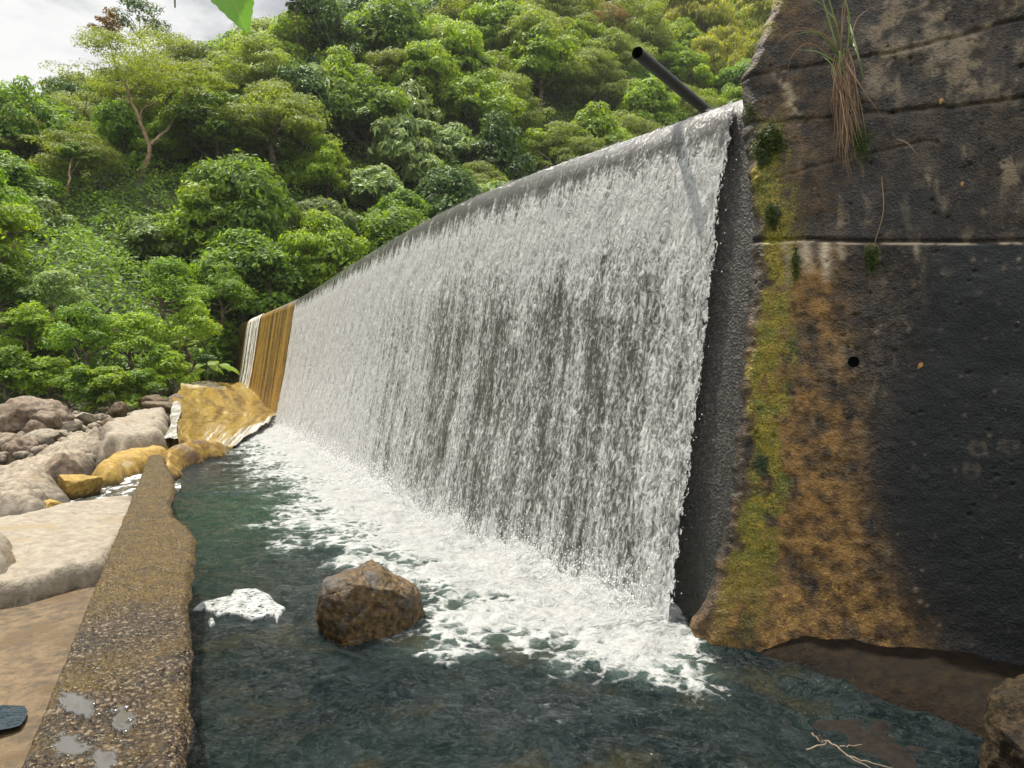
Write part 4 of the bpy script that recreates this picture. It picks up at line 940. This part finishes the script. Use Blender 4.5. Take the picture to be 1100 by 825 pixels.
def leaves(cent, nrm, size, aspect, rng, droop=.0):
    """Diamond leaves (one quad each) at centres, lying roughly across nrm."""
    n = len(cent); nrm = nrm / (np.linalg.norm(nrm, axis=1)[:, None] + 1e-9)
    t_ = rng.normal(size=(n, 3)); t_ -= (t_ * nrm).sum(1)[:, None] * nrm; t_ /= np.linalg.norm(t_, axis=1)[:, None] + 1e-9
    t_[:, 2] -= droop; b = np.cross(nrm, t_); b /= np.linalg.norm(b, axis=1)[:, None] + 1e-9
    L = size * rng.uniform(.65, 1.3, n)[:, None]; W = L * aspect
    V = np.stack([cent - t_ * L * .5, cent - b * W * .5 - t_ * L * .05 + nrm * W * .12, cent + t_ * L * .5, cent + b * W * .5 - t_ * L * .05 + nrm * W * .12], 1)
    return V.reshape(-1, 3)
def crown_me(name, seed, R, H, nl, n, size, aspect=.5, flat=.6, shell=.55, lobe=(.30, .50), droop=.2, rosette=0, tiers=0):
    """Crown of many leaf clumps: clump centres over an uneven dome, leaves thickest on the upper outside of each clump."""
    rng = np.random.default_rng(seed); C = []
    for i in range(nl):
        if tiers:
            k = i % tiers; zf = (k + .5 + rng.uniform(-.25, .25)) / tiers; rr = math.sqrt(rng.random()) * (1 - .75 * zf ** 2) ** .5
        else:
            zf = rng.random() ** .8; rr = math.sqrt(max(0, 1 - zf ** 2)) * rng.uniform(.35, 1.0)
        a_ = rng.random() * 6.283; k_ = rng.uniform(.72, 1.02); C.append((rr * math.cos(a_) * R * k_, rr * math.sin(a_) * R * k_, zf * H * rng.uniform(.65, 1.02), rng.uniform(*lobe) * R * rng.uniform(.7, 1.1)))
    C = np.array(C); pick = rng.choice(nl, n, p=C[:, 3] ** 2 / (C[:, 3] ** 2).sum())
    d = rng.normal(size=(n, 3)); d /= np.linalg.norm(d, axis=1)[:, None]; d[:, 2] = np.where(d[:, 2] < -.25, -d[:, 2], d[:, 2])
    rad = C[pick, 3] * (shell + (1 - shell) * rng.random(n) ** .5) * (1 + .25 * fbm(d * 2.4 + pick[:, None] * 3.1, 2))
    cent = C[pick, :3] + d * rad[:, None] * np.array([1, 1, flat])
    nrm = d * np.array([1, 1, 1.2]) + np.array([0, 0, .55]) + rng.normal(size=(n, 3)) * .38
    if rosette:
        k = n // rosette; ci = cent[:k].repeat(rosette, 0); ni = nrm[:k].repeat(rosette, 0); ni /= np.linalg.norm(ni, axis=1)[:, None]
        t_ = rng.normal(size=ci.shape); t_ -= (t_ * ni).sum(1)[:, None] * ni; t_ /= np.linalg.norm(t_, axis=1)[:, None]
        cent = ci + t_ * size * .55; nrm = ni + t_ * .45
    V = leaves(cent, nrm, size, aspect, rng, droop)
    return mesh_np(name, V, np.arange(len(V)).reshape(-1, 4), False)
def trunk_me(name, seed, h, R, H, nb=6):
    r = np.random.default_rng(seed); sp = Soup(); n = 7
    z = np.linspace(-1.2, h + H * .25, n); off = np.cumsum(r.normal(0, .09, (n, 2)), 0); pts = np.column_stack([off, z]); pts[:, :2] -= pts[1, :2]
    r0 = .055 * R; sp.tube(pts, np.linspace(r0 * 1.25, r0 * .55, n), 7)
    for i in range(nb):
        k = r.uniform(.55, 1); b0 = np.array([np.interp(k, np.linspace(0, 1, n), pts[:, j]) for j in range(3)]); a_ = i * 2.4 + r.uniform(-.5, .5)
        e = b0 + np.array([math.cos(a_) * R * .7, math.sin(a_) * R * .7, H * r.uniform(.25, .6)]); m_ = (b0 + e) / 2 + r.normal(0, .12, 3) * R * .5
        sp.tube(np.stack([b0, b0 * .45 + m_ * .55, m_, m_ * .4 + e * .6, e]), np.linspace(r0 * .55, r0 * .12, 5), 5)
    return sp.me(name)
KIND = {   # key: (leaf material, R, H, trunk h, list of crown meshes, description)
 'broad': (L_mid, dict(R=2.9, H=3.2, nl=34, n=10500, size=.27, aspect=.5, flat=.68), .9, 3),
 'bright': (L_bright, dict(R=3.0, H=3.0, nl=44, n=11500, size=.25, aspect=.45, flat=.52, lobe=(.22, .42)), .9, 3),
 'feather': (L_olive, dict(R=3.4, H=2.8, nl=56, n=13000, size=.21, aspect=.34, flat=.42, lobe=(.18, .36), droop=.1), 1.2, 3),
 'dense': (L_dark, dict(R=2.6, H=3.7, nl=34, n=9500, size=.25, aspect=.5, flat=.78), .8, 2),
 'pale': (L_pale, dict(R=2.5, H=2.2, nl=34, n=5200, size=.42, aspect=.42, flat=.55, rosette=6, droop=.35), .9, 3),
 'yellow': (L_yel, dict(R=2.2, H=3.6, nl=30, n=7500, size=.34, aspect=.22, flat=1.0, droop=.7), 1.0, 2)}
PROTO = {}
for ki, (key, (lm, kw, th, nv_)) in enumerate(KIND.items()):
    PROTO[key] = []
    for v in range(nv_):
        cm = crown_me(key + '_crown', 50 + ki * 7 + v, **kw); cm.materials.append(lm)
        tm = trunk_me(key + '_trunk', 90 + ki * 7 + v, th, kw['R'], kw['H']); tm.materials.append(M_bark)
        PROTO[key].append((cm, tm, th, kw['R'], kw['H']))
_TREE0 = {}
def plant_tree(key, v, x, y, z, s, rz, label, group=None, name='tree', lm=None, sz=1.0, cat='tree', h_extra=0):
    cm, tm, th, R_, H_ = PROTO[key][v % len(PROTO[key])]
    if (key, v % len(PROTO[key])) not in _TREE0:
        root = empty(name, (0, 0, 0)); c_ = link('crown', cm, None, root); c_.location = (0, 0, th); t_ = link('trunk', tm, None, root)
        _TREE0[(key, v % len(PROTO[key]))] = (root, c_, t_)
    else:
        r0, c0, t0 = _TREE0[(key, v % len(PROTO[key]))]
        root = r0.copy(); root.name = name; sc.collection.objects.link(root)
        for k_ in list(root.keys()): del root[k_]
        c_ = c0.copy(); t_ = t0.copy()
        for q_ in (c_, t_): q_.parent = root; sc.collection.objects.link(q_)
    root.location = (x, y, z); root.rotation_euler = (0, 0, rz); _a = .84 + .05 * (int(x * 7 + y * 3) % 8); root.scale = (s * _a, s * (2.02 - _a) * .99, s * sz)
    if lm is not None:
        c_.material_slots[0].link = 'OBJECT'; c_.material_slots[0].material = lm
    return tag(root, label, cat, group)
def ground_hit(px, py, d0=24., d1=170.):
    D = np.linspace(d0, d1, 1500); x = (px - CX) / F * D; zt = terrain(x, D); zr = HC - (py - HY) / F * D
    i = np.argmax(zt >= zr) if (zt >= zr).any() else int(np.argmax((zt - zr) - 1e3 * (D < 35))); return float(x[i]), float(D[i]), float(zt[i])
CRX = [0, 180, 250, 270, 320, 420, 500, 600, 700, 790, 1100]; CRY = [500, 410, 395, 338, 315, 258, 218, 176, 136, 108, 108]
placed = []
def free(x, y, r):
    return all((x - a) ** 2 + (y - b) ** 2 > (r + c_) ** 2 for a, b, c_ in placed)

# trees one can pick out (photo point of the crown centre, kind, scale, label)
marks = [
 (400, 205, 'pale', 1.15, 'round tree with big pale clustered leaves just above the middle of the dam crest'),
 (345, 232, 'pale', .95, 'pale big-leaved tree low above the left part of the dam crest'),
 (455, 190, 'pale', .95, 'pale big-leaved tree touching the dam crest right of the rounder one'),
 (632, 150, 'pale', .85, 'low pale-leaved tree showing over the crest left of the pipe'),
 (158, 250, 'pale', 1.05, 'umbrella-shaped tree of pale rosette leaves on the lower left slope'),
 (40, 228, 'pale', .85, 'small pale-leaved tree low at the left edge of the forest'),
 (690, 100, 'broad', .95, 'dense round dark-topped tree right behind the open end of the pipe'),
 (758, 128, 'broad', .55, 'small round tree in the gap between pipe and wall'),
 (770, 40, 'yellow', 1.35, 'tall yellow-green feathery bamboo-like tree beside the top of the wall'),
 (735, 30, 'yellow', 1.2, 'yellowish bamboo-like tree left of the tallest feathery one'),
 (700, 128, 'yellow', .42, 'small yellow bush just above the crest under the pipe'),
 (42, 88, 'dense', 1.5, 'dark tree standing out on the skyline at the far left'),
 (255, 70, 'dense', 1.3, 'dark narrow tree on the upper slope beneath the dangling leaf'),
 (495, 22, 'dense', 1.15, 'round dark tree high on the ridge above the middle of the dam'),
]
MARKS = []
for i, (px, py, key, s, lb) in enumerate(marks):
    cm, tm, th, R_, H_ = PROTO[key][i % len(PROTO[key])]
    x, y, z = ground_hit(px, py + 0.0)
    dz = (th + H_ * .5) * s                      # lower the ground point so the crown centre lands on the pixel
    x, y, z = ground_hit(px, py + F * dz / y)
    plant_tree(key, i, x, y, z - .1, s * max(.8, min(1.25, y / 55)), i * 1.7, lb); placed.append((x, y, R_ * s * .55)); MARKS.append((px, py, R_ * s * F / y, y))

FORK_D, SLIM_D = ground_hit(150, 186)[1], ground_hit(72, 212)[1]
# the forest itself: one tree at a time on a jittered grid up the slope
rg = random.Random(12)
zone_txt = {'low': 'on the lower slope above the river bank', 'mid': 'on the middle of the forested slope', 'high': 'near the top of the forested slope', 'crest': 'close behind the dam crest', 'edge': 'on the upper slope toward the stained wall'}
kind_txt = {'broad': 'mid-green rounded broadleaf tree', 'bright': 'bright green layered tree', 'feather': 'olive green feathery spreading tree', 'dense': 'dark dense bushy tree', 'pale': 'pale tree with clustered large leaves', 'yellow': 'yellow-green fine-leaved tree'}
cand = []
yv_ = 30.0
while yv_ < 150:
    step = 3.65 * (.72 + .0075 * yv_); xv_ = -.80 * yv_
    while xv_ < .44 * yv_:
        cand.append((xv_ + rg.uniform(-.4, .4) * step, yv_ + rg.uniform(-.4, .4) * step)); xv_ += step * 1.12
    yv_ += step * .95
forest = []
n_tree = 0
for (x, y) in cand:
    d = float(foot_dist(np.array([x]), np.array([y]))[0])
    if d < 2.2 or (y > 124 and x < .15 * y): continue
    z = float(terrain(np.array([x]), np.array([y]))[0])
    px, py = proj((x, y, z)); _, pt_ = proj((x, y, z + 4.6))
    if px < -60 or px > 850 or pt_ > np.interp(px, CRX, CRY) + 4 or pt_ < -40: continue
    if py < -20 : continue
    ztop = float(terrain(np.array([x * 1.05]), np.array([y * 1.05]))[0])
    if y > 60 and proj((x * 1.05, y * 1.05, ztop))[1] > py + 6: continue     # behind the ridge
    if not free(x, y, 1.0): continue
    if (98 < px < 240 and proj((x, y, z + 7.0))[1] < 181 and py > 105 and y < FORK_D + 2) or (45 < px < 105 and proj((x, y, z + 6.0))[1] < 205 and py > 172 and y < SLIM_D + 1): continue   # keeps the bare stems in sight
    if any(y < my + 1 and abs(px - mx) < .45 * mr + 1.2 * F / y and proj((x, y, z + 5.0))[1] < myp - .05 * mr and py > myp - mr for mx, myp, mr, my in MARKS[:6]): continue   # leaves each named tree in view
    nzv = float(fbm(np.array([[x * .06, y * .06, 2.]]), 2)[0]); u_ = rg.random() + nzv * .35
    if px > 700 and py < 130 and u_ > .35: key = 'yellow' if u_ > .75 else 'bright'
    elif py > 210 and px < 330: key = 'broad' if u_ < .40 else 'bright' if u_ < .72 else 'pale' if u_ < .9 else 'feather'
    else: key = 'bright' if u_ < .30 else 'feather' if u_ < .62 else 'broad' if u_ < .84 else 'dense' if u_ < .97 else 'pale'
    zone = 'edge' if px > 680 else 'crest' if pt_ > np.interp(px, CRX, CRY) - 60 and px > 255 else 'low' if py > 300 else 'mid' if py > 130 else 'high'
    s = rg.uniform(.92, 1.42) * (.78 + .0056 * y) * (1.12 if zone == 'high' else .92 if zone in ('low', 'crest') else 1.0)
    o = plant_tree(key, rg.randrange(9), x, y, z - .25, s, rg.random() * 6.28, None, kind_txt[key] + 's ' + zone_txt[zone], sz=rg.uniform(1.0, 1.45))
    cxp, cyp = proj((x, y, z + 2.6 * s)); forest.append((o, key, zone, cxp, cyp, s * F / y))
    n_tree += 1
# each forest tree is told apart by its kind and by where it stands from something one can find
LM = [('the forked bare orange trunk', 165, 140), ('the open end of the pipe', 688, 62), ('the dangling green leaf', 250, 20), ('the round pale-leaved crest tree', 400, 205),
      ('the pale rosette-leaved tree', 158, 250), ('the far-left dark skyline tree', 42, 88), ('the half-bare dry tree', 655, 40), ('the tall yellow bamboo-like tree', 770, 40),
      ('the golden end of the dam', 265, 330), ('the big brown boulder', 20, 440), ('the round dark ridge tree', 495, 22), ('the slim crooked bare trunk', 75, 190), ('the dark tree under the leaf', 255, 72), ('the pale tree near the pipe', 632, 150)]
DIRS = ['right of', 'up and right of', 'straight above', 'up and left of', 'left of', 'down and left of', 'straight below', 'down and right of']
short = {'broad': 'mid-green rounded tree', 'bright': 'bright green tree', 'feather': 'olive feathery tree', 'dense': 'dark dense tree', 'pale': 'pale large-leaved tree', 'yellow': 'yellow-green tree'}
byl = {}
for (o, key, zone, cxp, cyp, sp_) in forest:
    nm, lx_, ly_ = min(LM, key=lambda q: math.hypot(cxp - q[1], cyp - q[2])); dd = math.hypot(cxp - lx_, cyp - ly_)
    k_ = DIRS[int(round(math.degrees(math.atan2(ly_ - cyp, cxp - lx_)) / 45)) % 8]
    byl.setdefault((short[key], ('just ' if dd < 45 else '' if dd < 95 else 'farther ') + k_ + ' ' + nm), []).append((sp_, o))
for (kd, where), L_ in byl.items():
    L_.sort(key=lambda q: -q[0]); nm_ = {1: [''], 2: ['larger ', 'smaller '], 3: ['largest ', 'middle-sized ', 'smallest '], 4: ['largest ', 'second largest ', 'third largest ', 'smallest '], 5: ['largest ', 'second largest ', 'middle-sized ', 'second smallest ', 'smallest ']}.get(len(L_), [''] * len(L_))
    for a_, (sp_, o) in zip(nm_, L_): o['label'] = a_ + kd + ' ' + where

# slender trees with bare stems
def own_tree(label, limbs, crowns, D, bark, name='tree', seed=0):
    """limbs: photo-point polylines with start/end radius (m); crowns: (px, py, Rpx, Hpx, kw, material). All at depth D with real depth spread."""
    rng = np.random.default_rng(seed); b0 = PD(*limbs[0][0][0], D); root = empty(name, b0); tag(root, label, 'tree'); sp = Soup()
    for ln_, r0, r1 in limbs:
        dd = np.cumsum(rng.normal(0, .25, len(ln_))); pts = np.array([PD(x, y, D + e_) for (x, y), e_ in zip(ln_, dd)])
        t0 = np.linspace(0, 1, len(pts)); t1 = np.linspace(0, 1, 14); pts = np.stack([np.interp(t1, t0, pts[:, k]) for k in range(3)], 1)
        for _ in range(2): pts[1:-1] = (pts[:-2] + 2 * pts[1:-1] + pts[2:]) / 4
        pts[1:-1] += rng.normal(0, .035, pts[1:-1].shape); sp.tube(pts, np.linspace(r0, r1, 14), 7)
    at_world(link('trunk', sp.me('trunk'), bark, root))
    for j, (px, py, rp, hp, kw, lm) in enumerate(crowns):
        k_ = D / F; cm = crown_me('crown', seed + j, R=rp * k_, H=hp * k_, **kw); o_ = link('crown', cm, lm, root); o_.location = Vector(PD(px, py, D)) - Vector(b0)
    return root
x, y, z = ground_hit(150, 186); D = y - 1.0
fe = dict(nl=70, n=13000, size=.20, aspect=.34, flat=.28, lobe=(.14, .28), tiers=5, droop=.1)
own_tree('tall spreading tree with a forked bare orange trunk and airy grey-green crown', [
    ([(150, 192), (151, 185), (161, 172), (162, 158), (155, 145), (150, 128), (142, 112), (138, 96), (133, 86)], .20, .07), ([(162, 155), (172, 147), (186, 133), (194, 112), (201, 90)], .13, .06),
    ([(153, 138), (150, 120), (158, 113), (172, 108)], .06, .03), ([(142, 112), (128, 104), (118, 96)], .05, .02), ([(139, 98), (150, 88), (160, 80)], .05, .02), ([(201, 90), (206, 76), (214, 66)], .05, .02)],
    [(150, 98, 84, 66, fe, L_olive), (215, 100, 40, 26, dict(fe, n=4000, nl=24), L_olive)], D, M_barkp, seed=3)
x, y, z = ground_hit(72, 212); D = y - 1.2
own_tree('slim tree with a thin crooked bare trunk low on the left slope', [([(71, 212), (73, 200), (76, 192), (74, 182), (79, 168)], .09, .04), ([(76, 188), (82, 178), (88, 166)], .04, .02)],
    [(78, 172, 26, 16, dict(nl=22, n=2600, size=.22, aspect=.4, flat=.4, lobe=(.2, .38)), L_mid)], D, M_barkp, seed=5)
x, y, z = ground_hit(655, 78); D = y - 1.5
own_tree('half-bare tree with pale forked stems and pinkish dry leaves above the pipe', [([(664, 82), (662, 62), (664, 44), (660, 24), (656, 6)], .16, .05), ([(664, 60), (655, 46), (648, 34), (638, 22)], .09, .03), ([(663, 46), (672, 32), (680, 16)], .07, .02)],
    [(655, 42, 34, 46, dict(nl=34, n=1500, size=.26, aspect=.4, flat=.6, lobe=(.14, .26)), L_dry)], D, M_barkp, seed=7)
for (bx_, by_, crs, lm, lb, sd) in [
    (158, 66, [(150, 34, 34, 40)], L_dark, 'tall dark open-crowned tree rising highest on the skyline at left', 11),
    (126, 70, [(116, 40, 22, 26)], L_dry, 'twiggy brownish tree on the skyline left of the tallest tree', 12),
    (320, 34, [(318, 12, 12, 20)], L_dark, 'small bluish-dark tree sticking up on the skyline right of the dangling leaf', 13),
    (334, 34, [(332, 22, 11, 14)], L_dark, 'round dark little tree on the skyline next to the small bluish one', 14),
    (366, 30, [(360, 8, 14, 16)], L_olive, 'thin sparse tree on the skyline with a see-through crown', 15)]:
    x, y, z = ground_hit(bx_, by_ + 8); D = y - 2
    lim = [([(bx_, by_ + 16), (bx_ - 1, by_), (crs[0][0], crs[0][1])], .16 if sd < 13 else .10, .04)]
    for j in range(7):
        a_ = j * .9 + sd; c_ = crs[0]; lim.append(([(c_[0], c_[1] + c_[3] * .2), (c_[0] + c_[2] * .45 * math.cos(a_), c_[1] - c_[3] * .25), (c_[0] + c_[2] * .85 * math.cos(a_), c_[1] - c_[3] * .55 * (1 + .4 * math.sin(a_ * 3)))], .05, .015))
    own_tree(lb, lim, [(c_[0], c_[1], c_[2], c_[3], dict(nl=26, n=900 if sd in (12, 15) else 2600, size=.27, aspect=.45, flat=.6, lobe=(.2, .36)), lm) for c_ in crs], D, M_bark, seed=sd)

# bushes along the far bank
def plant_bush(i, px, py, D, Rp, Hp, lm, lb, grp=None, size=.17, n=4200, kw=None):
    k_ = D / F; root = empty('bush', PD(px, py, D)); tag(root, lb, 'bush', grp)
    cm = crown_me('foliage', 300 + i, R=Rp * k_, H=Hp * k_, nl=30, n=n, size=size, aspect=.42, flat=.65, lobe=(.24, .42), **(kw or {})); link('foliage', cm, lm, root)
    link('stem', trunk_me('stem', 400 + i, .1, Rp * k_, Hp * k_ * .6, 5), M_bark, root); return root
bs = [(12, 408, 30.5, 34, 44, L_mid, 'mid-green bush at the left edge above the big brown boulder'), (50, 412, 31, 34, 40, L_bright, 'bright bush between the brown boulder and the leaning cream block'), (84, 425, 30, 34, 44, L_mid, 'leafy bush overhanging the rubble of stones'),
      (118, 428, 30, 30, 48, L_bright, 'sunlit bush drooping to the pale rock behind the ridge'), (150, 422, 31, 30, 40, L_mid, 'bush above the flat-topped pale rock'), (178, 408, 34, 32, 52, L_bright, 'dense bright bush left of the yellow apron'),
      (28, 362, 33, 40, 48, L_bright, 'yellowish-green bush low at the left of the bank'), (90, 366, 33, 42, 50, L_mid, 'broad bush in the second row on the left bank'), (140, 366, 34, 40, 52, L_bright, 'bright rounded bush in the second row of the bank'),
      (205, 362, 36, 38, 50, L_bright, 'bushy tree leaning toward the end of the dam'), (238, 322, 41, 36, 44, L_mid, 'green bush above the far end of the dam crest'), (215, 400, 38.5, 26, 26, L_dark, 'dark bush in the shade behind the yellow apron'),
      (246, 375, 41.5, 16, 40, L_mid, 'narrow vine-like bush against the end of the dam'), (285, 296, 44, 34, 34, L_dark, 'dark green bush just over the left end of the crest'), (60, 322, 35, 40, 44, L_pale, 'pale bush halfway up the lower left bank'), (180, 318, 37, 44, 46, L_mid, 'wide mid-green bush above the bright bank bushes'), (2, 320, 34, 34, 44, L_mid, 'bush cut by the left picture edge above the yellowish one')]
for i, b in enumerate(bs): plant_bush(i, b[0], b[1] + b[4] * .25, b[2], b[3], b[4], b[5], b[6])
# big heart-shaped leaves by the dam
def bigleaf(px, py, D, n, L, lb, seed):
    root = empty('leafy_plant', PD(px, py, D)); tag(root, lb, 'plant'); r = np.random.default_rng(seed)
    for i in range(n):
        a_ = i * 2.4 + r.uniform(-.3, .3); o_ = link('leaf', _bl if i or seed > 1 else _bl, L_bright, root); d_ = r.uniform(.15, .55)
        o_.location = (math.cos(a_) * d_, math.sin(a_) * d_, r.uniform(.25, .8)); o_.rotation_euler = (-.55, r.uniform(-.2, .2), a_ - math.pi / 2); o_.scale = (L, L, L)
        sp = Soup(); e_ = np.array(o_.location); sp.tube([np.zeros(3), e_ * .55 + np.array([0, 0, .12]), e_], [.02, .016, .010], 5); link('stalk', sp.me('stalk'), L_mid, root)
_bl = leaf_me('big_leaf', .62, .24, 10, 0, .15)
bigleaf(232, 402, 38, 8, 1.25, 'large-leaved taro-like plant beside the top of the yellow apron', 1)
bigleaf(222, 408, 37, 6, 1.0, 'smaller broad-leaved plant in front of the taro-like one', 2)

# undergrowth that closes the gaps between the crowns
rng = np.random.default_rng(77); n = 300000
D = rng.uniform(30, 150, n * 2); az = rng.uniform(-.78, .42, n * 2); x, y = az * D, D
fd = foot_dist(x, y); ok = fd > .2; x, y, fd = x[ok][:n], y[ok][:n], fd[ok][:n]
z = terrain(x, y); px, py = CX + F * x / y, HY + F * (HC - z) / y
ok = (py < np.interp(px, CRX, CRY) + 25) & (py > -60); x, y, z = x[ok], y[ok], z[ok]
lump = np.clip(1 + 1.6 * fbm(P3(x * .55, y * .55, 4.), 3), .25, 2.0)
cent = np.stack([x, y, z + rng.random(len(x)) ** .6 * 1.15 * lump + .1], 1); nr_ = rng.normal(size=(len(x), 3)) * .5 + np.array([.2, -.35, 1])
V = leaves(cent, nr_, .31, .45, rng, .2)
tag(link('undergrowth', mesh_np('undergrowth', V, np.arange(len(V)).reshape(-1, 4), False), L_mid), kind='stuff')

# tufts of moss on the wall corner
m_ms, g = mat('moss'); rp = g.n('ShaderNodeNewGeometry').outputs['Random Per Island']
g.out(g.pr(g.mix(rp, (.012, .026, .006), (.075, .105, .014)), .8, None, .2))
rng = np.random.default_rng(31); MV = []
for (cx, cy, rx_, ry_, n_) in [(833, 152, 9, 13, 700), (818, 160, 7, 13, 600), (829, 232, 6, 10, 420), (855, 285, 3, 14, 260), (937, 280, 6, 13, 320), (925, 155, 8, 18, 420), (806, 122, 5, 9, 260)]:
    x = cx + rng.normal(0, rx_ * .6, n_); y = cy + rng.normal(0, ry_ * .6, n_)
    C_ = np.array([wall_pt(np.array(a), np.array(b), .035 + rng.uniform(0, .05)) for a, b in (wall_sz(p_, q_) for p_, q_ in zip(x, y))])
    V = leaves(C_, WNRM + rng.normal(0, .6, (n_, 3)) + np.array([0, 0, .4]), .020, .45, rng, .4)
    MV.append(V)
V = np.concatenate(MV); tag(at_world(link('moss', mesh_np('moss', V, np.arange(len(V)).reshape(-1, 4), False), m_ms, wall)), kind='stuff')

# light valley haze: one closed box round the scene, sky outside
hz = bpy.data.materials.new('haze'); hz.use_nodes = True; g = G(hz.node_tree)
vol = g.n('ShaderNodeVolumePrincipled', {'Color': (.93, .96, 1.0, 1), 'Density': .0002, 'Anisotropy': .2})
g.t.links.new(vol.outputs[0], g.n('ShaderNodeOutputMaterial').inputs['Volume'])
bm = bmesh.new(); bmesh.ops.create_cube(bm, size=1); bm.transform(Matrix.Translation((0, 0, 44)) @ Matrix.Diagonal((1900, 1900, 100, 1)))
me = bpy.data.meshes.new('haze'); bm.to_mesh(me); bm.free(); tag(link('haze', me, hz), kind='stuff')
